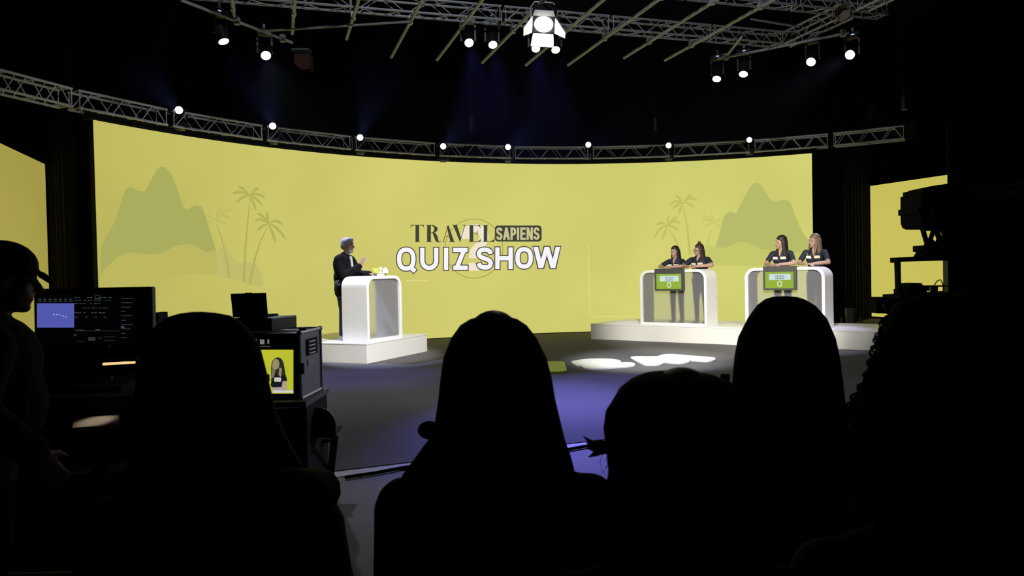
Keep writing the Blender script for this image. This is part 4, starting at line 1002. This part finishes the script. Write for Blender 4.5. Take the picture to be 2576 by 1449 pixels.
R4_ = [(937, 1682, 1716), (939, 1650, 1760), (945, 1618, 1798), (958, 1588, 1834), (980, 1560, 1858), (1010, 1543, 1885), (1040, 1524, 1897), (1080, 1518, 1902), (1120, 1523, 1905), (1180, 1530, 1908), (1300, 1522, 1925), (1400, 1505, 1950), (1500, 1500, 1960)]
t4, _ = spectator('short haired spectator, closest to the viewer, lowest of the foreground heads', 1715, 1.25, 1.57, M_COAT, .19, 1.15, R4_, round_head(.13, .10), M_HAIR_AUD, hy=-0.0, strands=50, seed=11)
mb = MB()
for (u, v) in ((1468, 1098), (1474, 1112), (1480, 1150), (1490, 1140), (1500, 1128), (1478, 1128)):
    mb.tube([at(1545, 1128, 1.24), at(1515, 1125+(v-1125)*.3, 1.235), at((1515+u)/2, (1128+v)/2+3, 1.23), at(u, v, 1.225)], [.010, .008, .005, .001], 6)
obj('hair_tuft', mb, M_HAIR_AUD, t4, smooth=True)
R6_ = [(738, 2376, 2420), (741, 2330, 2445), (750, 2290, 2462), (772, 2258, 2476), (820, 2238, 2487), (870, 2222, 2498), (920, 2208, 2510), (960, 2190, 2526), (1000, 2165, 2545), (1080, 2145, 2572), (1200, 2130, 2590), (1300, 2150, 2570)]
spectator('spectator with big curly hair at the right, below the studio camera', 2365, 1.28, 1.71, M_COAT, .185, 1.1, R6_, round_head(.13, .08), M_HAIR_AUD, hy=-0.02, strands=620, seed=13, curls=True, wob=.03)

# operator with a cap at the left
op = at(-52, 800, 2.62); oth = facing(0.80, 0.60)
to = thing('person', 'crew man in dark cap and hoodie watching the console screen, left edge', 'person', (op.x, op.y, -0.01), oth)
arms = [((-.31, .03, 1.04), (-.26, -.14, .86), (.3, -.5, -.8), (-.9, 0, .2), .4), ((.31, .03, 1.04), (.26, -.14, .86), (-.3, -.5, -.8), (.9, 0, .2), .4)]
B, hm = figure(1.565, arms, sw=.225, chest=1.25, head_yaw=0.0, head_pitch=0.10, sleeve='long', lean=0.08, fat=1.35, vee=False, head_fwd=0.03, head_scale=1.12, belly=.03)
B.build('body', to, DKSET(M_COAT), 0.009, 5); eyes(to, hm, 1.1)
CB_ = Body(); CB_.M = hm; CB_.k = 1.565/1.7*1.12
CB_.ell((0, .012, .105), (.086, .106, .085), 'h').ell((0, .02, .08), (.084, .104, .05), 'h')
CB_.cap((-.045, -.10, .085), .008, (-.03, -.142, .062), .007, 'h').cap((.045, -.10, .085), .008, (.03, -.142, .062), .007, 'h').cap((0, -.09, .095), .009, (0, -.150, .066), .008, 'h').cap((-.022, -.10, .092), .009, (-.016, -.149, .065), .008, 'h').cap((.022, -.10, .092), .009, (.016, -.149, .065), .008, 'h').cap((-.03, -.142, .062), .008, (.03, -.142, .062), .008, 'h').cap((-.05, -.115, .08), .008, (.05, -.115, .08), .008, 'h').cap((-.04, -.130, .073), .008, (.04, -.130, .073), .008, 'h')
CB_.build('cap', to, {'h': M_RUBBER}, 0.006, 4)
HB = Body(); HB.M = hm; HB.k = 1.565/1.7*1.12
HB.ell((0, .05, .03), (.078, .06, .07), 'h'); HB.build('hair', to, {'h': M_HAIR_DK}, 0.008, 3)

# ------------------------------------------------------------------ console desk at the left
dk = at(240, 1000, 3.45); DZ = 0.96
ds = thing('console_desk', 'black control desk below the console screen at the left', 'desk', (dk.x, dk.y, -0.01))
obj('desk_top', MB().box((dk.x, 3.35, DZ-.02), (1.5, .62, .04)), M_RUBBER, ds, bevel=.006)
obj('modesty_panel', MB().box((dk.x-.42, 3.67, DZ/2-.03), (1.9, .02, DZ-.05)), M_RUBBER, ds)
obj('shelf', MB().box((dk.x, 3.32, .62), (1.44, .50, .03)), M_RUBBER, ds)
for sx_ in (-1, 1): obj('side_panel', MB().box((dk.x+sx_*.73, 3.35, DZ/2-.02), (.03, .58, DZ-.05)), M_RUBBER, ds)
MY = 3.45
def mq(u0, v0, u1, v1, y=MY): return [at(u0, v1, y), at(u1, v1, y), at(u1, v0, y), at(u0, v0, y)]
cn = thing('lighting_console', 'black lighting console body under the wide console screen', 'console', (dk.x, 3.56, DZ))
ca, cb_ = at(60, 866, 3.56), at(408, 858, 3.56)
obj('rear_body', MB().hexa([(ca.x, 3.54, DZ), (cb_.x, 3.54, DZ), (cb_.x, 3.62, DZ), (ca.x, 3.62, DZ)], [(ca.x, 3.54, ca.z), (cb_.x, 3.54, cb_.z), (cb_.x, 3.62, cb_.z), (ca.x, 3.62, ca.z)]), M_RUBBER, cn)
obj('fader_wing', MB().hexa([(ca.x, 3.18, DZ), (cb_.x, 3.18, DZ), (cb_.x, 3.535, DZ), (ca.x, 3.535, DZ)], [(ca.x, 3.18, DZ+.02), (cb_.x, 3.18, DZ+.02), (cb_.x, 3.535, DZ+.07), (ca.x, 3.535, DZ+.07)]), M_RUBBER, cn)
for k_ in range(10): obj('fader_knob', MB().box((ca.x+.06+k_*.055, 3.30, DZ+.045), (.014, .022, .016)), M_GREYP, cn)
mo = thing('console_monitor', 'wide lighting console screen with dark interface and blue window', 'monitor', (at(236, 880, MY).x, MY, DZ))
q = [at(86, 872, MY), at(384, 866, MY), at(381, 721, MY), at(83, 727, MY)]
obj('casing', MB().hexa(q, [p+Vector((0, .045, 0)) for p in q]), M_PLASTIC, mo, bevel=.008)
M_UIBG = emi('ui_background', (2, 2, 3)); M_UIBL = emi('ui_blue', (82, 88, 172)); M_UITX = emi('ui_text', (70, 82, 84)); M_UIPL = emi('ui_purple', (80, 56, 92)); M_UIGR = emi('ui_grey', (120, 125, 120)); M_UIWH = emi('ui_white', (200, 205, 225))
scn = obj('screen', MB().hexa(mq(96, 741, 340, 864, MY-.001), mq(96, 741, 340, 864, MY-.004)), M_UIBG, mo)
def ui(name, rects, m, off):
    mb = MB()
    for r in rects: mb.add(mq(*r, y=MY-.004-off), [(0, 1, 2, 3)])
    return obj(name, mb, m, scn)
ui('blue_window', [(93, 763, 186.5, 824)], M_UIBL, .001)
ui('window_dots', [(134+7.5*i, 790+[0, 0, 1.5, 4, 6][i], 137+7.5*i, 792+[0, 0, 1.5, 4, 6][i]) for i in range(5)], M_UIWH, .002)
rnd = random.Random(4); tx = []
for yy in (748, 755, 763, 774, 786, 797):
    x = 188
    while x < 275:
        L = rnd.uniform(4, 9)
        if rnd.random() < .75: tx.append((x, yy, x+L, yy+1.3))
        x += L+rnd.uniform(2, 6)
for yy in (752, 757): 
    for x in range(96, 186, 13): tx.append((x, yy, x+8, yy+1.2))
tx += [(188, 830, 212, 831.5), (240, 829, 252, 831)]
for i in range(10): tx.append((305, 750+11*i, 305+rnd.uniform(10, 30), 751+11*i))
ui('interface_text', tx, M_UITX, .001)
ui('interface_boxes', [(239, 743, 252, 744.2), (239, 743, 240.2, 752), (251, 743, 252, 752), (238, 750, 253, 753), (196, 866-8, 212, 858.8), (222, 848, 240, 857), (246, 848, 256, 849), (246, 852, 256, 853), (262, 847, 290, 848), (262, 856, 290, 857), (186, 840, 192, 845), (200, 832, 300, 833)], emi('ui_dim', (46, 52, 46)), .001)
ui('interface_accent', [(304, 820, 313, 825), (304, 827, 320, 828)], M_UIPL, .001)
obj('stand', MB().box((at(236, 880, MY).x, MY+.05, (at(236, 868, MY).z+DZ)/2), (.10, .04, at(236, 868, MY).z-DZ+.02)), M_PLASTIC, mo)
obj('stand_foot', MB().box((at(236, 880, MY).x, MY+.03, DZ+.008), (.26, .18, .014)), M_PLASTIC, mo)
dsx = thing('desk_speaker', 'small black box beside the console screen', 'loudspeaker', (at(391, 850, 3.5).x, 3.5, DZ))
q = [at(384, 990, 3.5), at(404, 990, 3.5), at(397, 787, 3.5), at(381, 787, 3.5)]
for p_ in q[:2]: p_.z = DZ
obj('cabinet', MB().hexa(q, [p+Vector((0, .10, 0)) for p in q]), M_RUBBER, dsx)
obj('status_light', MB().box(at(392, 812, 3.495), (.003, .004, .012)), emi('amber_dot', (120, 60, 20)), dsx)
sl = thing('desk_lamp', 'thin warm glowing strip lamp on the control desk', 'lamp', (at(300, 912, 3.15).x, 3.15, DZ))
sa, sb = at(259, 916, 3.15), at(342, 911, 3.15)
obj('light_bar', MB().bar(sa, sb, .0055, n=8), emi('warm_strip', (255, 214, 150), 1.0), sl)
obj('hood', MB().box((sa+sb)/2+Vector((0, .0, .012)), ((sb-sa).length+.02, .03, .008)), M_RUBBER, sl)
for p_ in (sa, sb): obj('post', MB().bar(Vector((p_.x, 3.15, DZ)), p_+Vector((0, 0, .012)), .004), M_RUBBER, sl)
pp = thing('paper_pad', 'pale paper pad lying on the desk shelf at lower left', 'paper', at(240, 1075, 2.9))
q = [at(182, 1076, 2.9), at(299, 1068, 2.9), at(300, 1044, 3.03), at(186, 1050, 3.03)]
obj('pad', MB().hexa(q, [p-Vector((0, 0, .012)) for p in q]), M_PAPER, pp)
obj('clipboard', MB().hexa([p-Vector((0, -.01, .014)) for p in q], [p-Vector((0, -.01, .02)) for p in q]), M_RUBBER, pp)
pt = (q[0]+q[1]+q[2]+q[3])/4
spot('pad_fill', pt+Vector((.05, .10, .42)), pt, 2.6, (1.0, .82, .62), 22, 0.8, 0.02)  # added spot without a fixture, brightens the paper beyond the strip's own glow
obj('pedestal', MB().bar(Vector((pt.x, pt.y+.02, -.01)), pt-Vector((0, -.01, .02)), .03), M_RUBBER, pp)

# flight case with a preview monitor, on a table
FY = 4.6
tb = thing('equipment_table', 'dark folding table under the flight case', 'table', (at(690, 1010, FY).x, FY+.15, -0.01))
tz = at(760, 1003, FY).z
txc = at(660, 1010, FY).x; txw = 0.60
obj('table_top', MB().box((txc, FY+.18, tz-.02), (txw, .56, .035)), M_GREYP, tb)
obj('table_skirt', MB().box((txc, FY-.07, tz/2-.02), (txw-.02, .012, tz-.05)), M_RUBBER, tb)
obj('table_skirt', MB().box((txc+txw/2-.012, FY+.18, tz/2-.02), (.012, .5, tz-.05)), M_RUBBER, tb)
for sx_ in (-1, 1):
    for sy_ in (-1, 1): obj('leg', MB().bar((txc+sx_*.265, FY+.18+sy_*.23, tz-.035), (txc+sx_*.265, FY+.18+sy_*.23, -.01), .014), M_STEEL, tb)
fl = Vector((at(560, 1000, FY).x, FY, tz)); frt = Vector((at(757, 1000, FY).x, FY, tz)); ch = at(757, 838, FY).z-tz
bk = Vector((0.02, 0.42, 0))
fc_ = thing('flight_case', 'black rack flight case with aluminium edges and a small preview screen', 'flight case', (fl+frt)/2)
obj('body', MB().hexa([fl, frt, frt+bk, fl+bk], [p+Vector((0, 0, ch)) for p in (fl, frt, frt+bk, fl+bk)]), M_CASE, fc_)
obj('rack_front', MB().hexa([fl+Vector((.01, -.012, .012)), frt+Vector((-.012, -.012, .012)), frt+Vector((-.012, -.002, .012)), fl+Vector((.01, -.002, .012))], [p+Vector((0, 0, ch-.024)) for p in (fl+Vector((.01, -.012, .012)), frt+Vector((-.012, -.012, .012)), frt+Vector((-.012, -.002, .012)), fl+Vector((.01, -.002, .012)))]), M_RUBBER, fc_)
for a, b in ((frt, frt+Vector((0, 0, ch))), (frt+bk, frt+bk+Vector((0, 0, ch))), (frt, frt+bk), (frt+Vector((0, 0, ch)), frt+bk+Vector((0, 0, ch))), (fl+bk+Vector((0, 0, ch)), frt+bk+Vector((0, 0, ch)))):
    obj('edge_rail', MB().bar(a, b, .011, n=8), M_ALU, fc_)
for p_ in (frt, frt+bk, frt+Vector((0, 0, ch)), frt+bk+Vector((0, 0, ch))): obj('corner_ball', MB().ellipsoid(p_, (.017, .017, .017), 10, 7), M_STEEL, fc_, smooth=True)
sn = Vector((bk.y, -bk.x, 0)).normalized()
vp = [frt+bk*.30+sn*.004+Vector((0, 0, ch*.62)), frt+bk*.80+sn*.004+Vector((0, 0, ch*.62)), frt+bk*.80+sn*.004+Vector((0, 0, ch*.88)), frt+bk*.30+sn*.004+Vector((0, 0, ch*.88))]
dish = obj('vent_dish', MB().hexa(vp, [p+sn*.004 for p in vp]), M_RUBBER, fc_)
for i in range(4):
    z = ch*(.65+.06*i); obj('louvre', MB().bar(frt+bk*.34+sn*.012+Vector((0, 0, z)), frt+bk*.64+sn*.012+Vector((0, 0, z)), .005, n=6), M_ALU, dish)
obj('sticker', MB().hexa([frt+bk*.34+sn*.003+Vector((0, 0, ch*.46)), frt+bk*.60+sn*.003+Vector((0, 0, ch*.46)), frt+bk*.60+sn*.003+Vector((0, 0, ch*.56)), frt+bk*.34+sn*.003+Vector((0, 0, ch*.56))], [p+sn*.002 for p in (frt+bk*.34+sn*.003+Vector((0, 0, ch*.46)), frt+bk*.60+sn*.003+Vector((0, 0, ch*.46)), frt+bk*.60+sn*.003+Vector((0, 0, ch*.56)), frt+bk*.34+sn*.003+Vector((0, 0, ch*.56)))]), M_STEEL, fc_)
obj('latch', MB().box(frt+Vector((.012, -.01, ch*.46)), (.03, .03, .07)), M_RUBBER, fc_, bevel=.006)
obj('top_knob', MB().bar(frt+bk*.45+Vector((-.04, 0, ch)), frt+bk*.45+Vector((-.04, 0, ch+.02)), .026, n=14), M_RUBBER, fc_)
SY = FY-.018
def fq(u0, v0, u1, v1, off=0.0): return [at(u0, v1, SY-off), at(u1, v1, SY-off), at(u1, v0, SY-off), at(u0, v0, SY-off)]
pm = obj('preview_screen', MB().hexa(fq(596, 880, 738, 990), fq(596, 880, 738, 990, -.005)), emi('preview_yellow', (186, 190, 48)), fc_)
def pv(name, poly, m, off): 
    mb = MB(); n = len(poly); mb.add([at(380+x*.3796, 700+y*.3796, SY-off) for x, y in poly], [tuple(range(n))]); return obj(name, mb, m, pm)
pv('picture_hair', smooth([(800, 700), (795, 620), (800, 560), (815, 535), (840, 524), (865, 535), (880, 570), (890, 630), (902, 680), (880, 690), (840, 690)], 3, True), emi('pic_hair', (44, 42, 34)), .001)
pv('picture_face', smooth([(803, 580), (808, 550), (825, 535), (845, 545), (850, 575), (838, 600), (820, 605), (806, 600)], 3, True), emi('pic_face', (150, 140, 105)), .002)
pv('picture_hair_light', [(800, 605), (825, 603), (815, 655), (795, 668)], emi('pic_hair_light', (120, 112, 90)), .002)
pv('picture_hair_light', [(850, 590), (868, 600), (862, 655), (845, 640)], emi('pic_neck', (142, 132, 104)), .002)
pv('picture_shirt', smooth([(795, 690), (815, 650), (835, 635), (850, 660), (875, 640), (895, 660), (900, 680), (870, 685), (865, 722), (800, 722)], 2, True), emi('pic_shirt', (26, 26, 34)), .0025)
pv('picture_badge', rrect(816, 657, 862, 686, 7), emi('pic_badge', (196, 194, 182)), .003)
pv('picture_arm', [(872, 683), (900, 680), (898, 742), (800, 742), (802, 724), (866, 722)], emi('pic_arm', (170, 158, 150)), .003)
pv('picture_desk', [(805, 742), (943, 744), (944, 758), (810, 760)], emi('pic_desk', (206, 204, 214)), .003)
mb = MB()
for r in ((641, 853, 646, 864), (654, 854, 665, 866), (673, 854, 677, 865)): mb.add(fq(*r, off=.001), [(0, 1, 2, 3)])
obj('button_lights', mb, emi('button_grey', (120, 124, 118)), fc_)
mb = MB(); mb.add(fq(652, 871, 680, 872, off=.001), [(0, 1, 2, 3)]); obj('label_strip', mb, emi('strip_warm', (110, 95, 80)), fc_)
# box and laptop on the case
bx0 = at(585, 838, FY+.12); bz = tz+ch+.013
eb = thing('equipment_box', 'flat black equipment box lying on the flight case', 'box', (at(640, 830, FY+.12).x, FY+.2, bz))
x0_, x1_ = at(570, 820, FY+.05).x, at(683, 820, FY+.05).x; bh = at(683, 800, FY+.05).z-bz
obj('box_body', MB().hexa([(x0_, FY+.05, bz), (x1_, FY+.05, bz), (x1_+.07, FY+.36, bz), (x0_+.05, FY+.36, bz)], [(x0_, FY+.05, bz+bh), (x1_, FY+.05, bz+bh), (x1_+.07, FY+.36, bz+bh), (x0_+.05, FY+.36, bz+bh)]), M_PLASTIC, eb, bevel=.006)
obj('front_panel', MB().box(((x0_+x1_)/2, FY+.046, bz+bh/2), (x1_-x0_-.02, .006, bh-.02)), M_RUBBER, eb)
lt = thing('laptop', 'open black laptop lid standing on the equipment box', 'laptop', (at(628, 800, FY+.2).x, FY+.2, bz+bh))
q = [at(586, 801, FY+.18), at(673, 799, FY+.18), at(668, 738, FY+.14), at(580, 740, FY+.14)]
for p_ in q[:2]: p_.z = bz+bh+.004
obj('lid', MB().hexa(q, [p+Vector((0, .012, .003)) for p in q]), M_RUBBER, lt)
obj('keyboard_base', MB().hexa([(q[0].x, FY+.19, bz+bh+.001), (q[1].x, FY+.19, bz+bh+.001), (q[1].x+.02, FY+.34, bz+bh+.001), (q[0].x+.02, FY+.34, bz+bh+.001)], [(q[0].x, FY+.19, bz+bh+.014), (q[1].x, FY+.19, bz+bh+.014), (q[1].x+.02, FY+.34, bz+bh+.014), (q[0].x+.02, FY+.34, bz+bh+.014)]), M_RUBBER, lt)
obj('clip', MB().box(at(625, 738, FY+.145), (.04, .02, .008)), M_RUBBER, lt)

# folding chair beside it: back uprights run down to the front feet
fcx = at(828, 1216, 5.1); CBY = 4.72
fo = atz(828, 1215, -0.01); bt = at(812, 1026, CBY); xr = at(841, 1080, CBY).x; xl = xr-.44
cz = bt.z
fch = thing('folding_chair', 'black folding chair with rounded back on the grey floor', 'chair', ((xl+xr)/2, 5.0, -0.01))
def upr(x, xf):
    a_, b_ = Vector((x, CBY+.03, cz-.16)), Vector((xf, fo.y, -0.01)); return [a_, a_.lerp(b_, .5), b_]
obj('backrest', MB().prism([Vector((x, CBY+(cz-z)*.18, z)) for x, z in [(xl, cz-.20), (xr, cz-.20), (xr+.004, cz-.10)] + [(xr-.10+.104*math.cos(a), cz-.11+.11*math.sin(a)) for a in [PI/2*k/8 for k in range(9)]] + [(xl+.10-.104*math.sin(a), cz-.11+.11*math.cos(a)) for a in [PI/2*k/8 for k in range(9)]] + [(xl-.004, cz-.10)]], (0, .022, 0)), M_PLASTIC, fch)
for x, xf in ((xr-.014, fo.x), (xl+.014, fo.x-.41)): obj('front_leg', MB().tube(upr(x, xf), .015, 10), M_RUBBER, fch)
for x in (xr-.05, xl+.05): obj('rear_leg', MB().bar((x, fo.y-.18, cz*.60), (x-.005, CBY+.06, -.01), .011), M_RUBBER, fch)
obj('seat', MB().box(((xl+xr)/2-.02, CBY+.33, cz*.60), (.34, .36, .022), Matrix.Rotation(0.06, 3, 'X')), M_RUBBER, fch, bevel=.008)

# stanchion behind the nearest spectators
sp = at(1823, 940, 4.0)
st = thing('barrier_post', 'black barrier post top showing between two foreground heads', 'post', (sp.x, 4.0, -0.01))
obj('pole', MB().bar((sp.x, 4.0, 0), (sp.x, 4.0, sp.z-.05), .021), M_PLASTIC, st, smooth=False)
obj('head', MB().loft([[Vector((sp.x+r*math.cos(2*PI*j/16), 4.0+r*math.sin(2*PI*j/16), z)) for j in range(16)] for r, z in ((.022, sp.z-.10), (.026, sp.z-.09), (.027, sp.z-.008), (.024, sp.z), (.008, sp.z+.002))]), M_PLASTIC, st)
obj('base', MB().loft([[Vector((sp.x+r*math.cos(2*PI*j/20), 4.0+r*math.sin(2*PI*j/20), z)) for j in range(20)] for r, z in ((.16, -.01), (.16, .008), (.05, .035), (.022, .05))]), M_PLASTIC, st)

# moving head standing unlit on the floor at the right
fl_ = atz(2141, 815, 0.0)
fm = at(2141, 790, 15.6)
t = thing('stage_lamp', 'unlit black moving head standing on the floor right of the platform', 'stage light', (fm.x, 15.6, 0))
obj('base', MB().box((fm.x, 15.6, .06), (.34, .26, .12)), M_PLASTIC, t, bevel=.02)
for sx_ in (-1, 1): obj('yoke_arm', MB().tube([(fm.x+sx_*.10, 15.6, .11), (fm.x+sx_*.20, 15.6, .18), (fm.x+sx_*.20, 15.6, .36)], .03, 8), M_PLASTIC, t)
obj('head', MB().bar((fm.x, 15.6, .25), (fm.x, 15.58, .55), .10, .13, 18).bar((fm.x, 15.6, .18), (fm.x, 15.6, .25), .06, .10, 18), M_PLASTIC, t)
obj('lens', MB().bar((fm.x, 15.58, .55), (fm.x, 15.58, .556), .11, n=18), mat('dark_glass', (.05, .05, .06), .05), t)

# black drape at the right with a warm glint of cloth folds
def drape(label, x0, y0, x1, y1, h, m, seed):
    rnd = random.Random(seed); n = 90; a, b = Vector((x0, y0, 0)), Vector((x1, y1, 0)); d = (b-a).normalized(); nn = Vector((-d.y, d.x, 0)); mb = MB()
    f = [a+(b-a)*i/n + nn*.05*math.sin(i*1.15+rnd.uniform(-.4, .4)) for i in range(n+1)]
    r = f+[p+nn*.02 for p in f[::-1]]
    mb.prism(r, (0, 0, h)); return tag(obj('stage_drape', mb, m), label, 'curtain')
M_DR2 = mat('dark_brown_drape', (0.0022, 0.0015, 0.001), 0.9, spec=0.1)
da, db = at(2052, 600, 18.6), at(2200, 600, 22.4)
drape('black pleated drape in the gap right of the curved screen', 7.75, 17.6, 11.6, 22.8, 5.6, M_DR2, 2)
dl0, dl1 = at(236, 500, 12.6), at(100, 500, 15.6)
dls = arc(TH0, 0, AR+0.5)
drape('black pleated drape in the gap left of the curved screen', dls.x, dls.y, la.x-0.9, la.y+1.3, 5.2, M_DR2, 3)

# ------------------------------------------------------------------ studio camera rig at the right
CY = 4.2
def cq(x, y): return (2150+x*.26232, 420+y*.26232)
def cp3(x, y, dy=0.0): u, v = cq(x, y); return at(u, v, CY+dy)
rg = thing('studio_camera', 'black studio camera on a crane head seen from behind at the right', 'camera', (cp3(780, 850).x, CY, -0.01))
def plate(name, poly, dy0, dep, m=M_RUBBER, parent=rg, bevel=0): return obj(name, MB().prism([cp3(x, y, dy0) for x, y in poly][::-1], (0, dep, 0)), m, parent, bevel=bevel)
plate('camera_body', [(637, 250), (662, 248), (662, 205), (715, 203), (715, 187), (800, 172), (885, 162), (930, 150), (930, 580), (690, 580), (655, 560), (640, 520), (637, 440), (614, 438), (614, 380), (637, 376)], -.05, .22)
plate('handle', [(640, 550), (660, 545), (680, 575), (670, 582), (636, 562)], -.02, .05)
obj('body_cable', MB().tube([cp3(790, 275, -.07), cp3(765, 320, -.08), cp3(755, 380, -.08), cp3(750, 520, -.075), cp3(760, 600, -.06)], .006, 8), mat('grey_cable', (.10, .10, .11), .4), rg)
obj('cable_sleeve', MB().bar(cp3(762, 370, -.082), cp3(752, 520, -.08), .010, n=8), mat('grey_sleeve', (.16, .16, .18), .4), rg)
# bracket with openings: outer frame bars
for n_, poly in enumerate(([(652, 590), (676, 575), (932, 575), (932, 612), (684, 612), (657, 600)], [(652, 590), (684, 612), (703, 680), (725, 720), (700, 745), (690, 715)], [(703, 680), (735, 680), (757, 612), (783, 612), (752, 690), (770, 714), (800, 714), (812, 690), (786, 612), (820, 612), (828, 650), (850, 684), (865, 660), (850, 612), (932, 612), (932, 800), (690, 800), (690, 745), (700, 720)])):
    plate('bracket', poly, -.02, .03)
plate('pan_base', [(668, 752), (700, 748), (930, 748), (1030, 790), (1030, 862), (668, 862), (700, 815), (668, 806)], -.04, .12)
obj('base_wire', MB().tube([cp3(770, 808, -.05), cp3(830, 788, -.055), cp3(890, 812, -.055), cp3(960, 775, -.055), cp3(1028, 795, -.05)], .004, 6), mat('shiny_wire', (.3, .3, .32), .3, metal=.6), rg)
plate('top_beam', [(408, 868), (890, 846), (1056, 846), (1056, 892), (442, 910), (410, 918)], -.03, .08)
plate('upright', [(413, 905), (442, 905), (450, 1340), (428, 1340)], -.02, .04)
plate('side_panel', [(895, 880), (1056, 880), (1056, 1200), (898, 1200)], -.01, .05, M_GREYP)
plate('battery_block', [(495, 1180), (540, 1155), (540, 1116), (640, 1112), (660, 1140), (665, 1155), (700, 1155), (690, 1200), (640, 1225), (590, 1230), (500, 1225)], -.06, .14)
plate('rail', [(690, 1136), (900, 1136), (900, 1148), (800, 1150), (800, 1225), (772, 1225), (772, 1150), (722, 1150), (722, 1190), (695, 1190)], -.05, .05)
plate('lower_deck', [(440, 1230), (1060, 1195), (1060, 1420), (430, 1420)], -.06, .2)
obj('loop_wire', MB().tube([cp3(765, 1132, -.04), cp3(790, 1095, -.04), cp3(822, 1080, -.04), cp3(838, 1105, -.04), cp3(848, 1140, -.04), cp3(850, 1200, -.04)], .003, 6), M_RUBBER, rg)
obj('viewfinder', MB().prism([cp3(x, y, -.10) for x, y in rrect(211, 1250, 386, 1405, 22)], (0, .09, 0)), M_RUBBER, rg)
obj('viewfinder_arm', MB().tube([cp3(370, 1330, -.05), cp3(430, 1350, -.02), cp3(480, 1330, .0)], .016, 8), M_RUBBER, rg)
obj('plastic_cover', MB().ellipsoid(cp3(365, 1330, -.12), (.06, .05, .045), 14, 9), mat('shiny_black_film', (.03, .03, .035), .25), rg, smooth=True)
obj('viewfinder_wire', MB().tube([cp3(345, 1250, -.05), cp3(380, 1230, -.05), cp3(440, 1226, -.05), cp3(510, 1232, -.03)], .0025, 6), M_RUBBER, rg)
obj('pedestal', MB().bar((cp3(780, 850).x, CY+.05, 0.0), (cp3(780, 850).x, CY+.05, cp3(780, 1300).z), .09, n=16), M_RUBBER, rg)
obj('pedestal_base', MB().box((cp3(780, 850).x, CY+.05, .04), (.8, .8, .1)), M_RUBBER, rg, bevel=.02)
ja = thing('crane_arm', 'black crane arm reaching from the studio camera to the right edge', 'crane', cp3(1200, 240))
M_SATIN = mat('satin_black_metal', (.05, .05, .052), .28, spec=.6)
for (a, b, c, d) in ((985, 215, 1700, 140), (1030, 292, 1700, 220)): obj('arm_tube', MB().bar(cp3(a, b, .02), cp3(c, d, -.35), .012, n=12), M_SATIN, ja)
obj('arm_body', MB().hexa([cp3(920, 150, .03), cp3(1000, 150, .03), cp3(1000, 330, .03), cp3(920, 330, .03)], [cp3(920, 150, .12), cp3(1000, 150, .12), cp3(1000, 330, .12), cp3(920, 330, .12)]), M_RUBBER, ja)
for k_ in range(3): obj('arm_strut', MB().bar(cp3(1150+180*k_, 205-19*k_, -.05-.09*k_), cp3(1240+180*k_, 268-19*k_, -.09-.09*k_), .006), M_RUBBER, ja)
# dark flat behind the camera crew at the right
flt = thing('scenery_flat', 'tall black masking flat at the right edge behind the studio camera', 'flat', (4.2, 6.5, -.01))
a, b = at(2388, 700, 6.9), at(2860, 700, 5.9); a.z = b.z = -.01
obj('panel', MB().hexa([a, b, b+Vector((.02, .05, 0)), a+Vector((.02, .05, 0))], [p+Vector((0, 0, 2.75)) for p in (a, b, b+Vector((.02, .05, 0)), a+Vector((.02, .05, 0)))]), M_DRAPE, flt)
obj('brace', MB().bar(a.lerp(b, .5)+Vector((0, .05, 1.8)), a.lerp(b, .5)+Vector((.2, .9, 0)), .02), M_RUBBER, flt)

# ------------------------------------------------------------------ thin stage haze that shows the lamp beams
hz = bpy.data.materials.new('stage_haze'); hz.use_nodes = True; hz.node_tree.nodes.clear()
_o = hz.node_tree.nodes.new('ShaderNodeOutputMaterial'); _v = hz.node_tree.nodes.new('ShaderNodeVolumeScatter')
_v.inputs['Density'].default_value = 0.0003; _v.inputs['Anisotropy'].default_value = 0.55; _v.inputs['Color'].default_value = (0.8, 0.85, 1, 1)
hz.node_tree.links.new(_v.outputs[0], _o.inputs['Volume'])
tag(obj('haze', MB().box((1.2, 12.2, 4.4), (17.5, 10.6, 6.6)), hz), 'thin haze hanging over the stage', 'haze', kind='stuff')
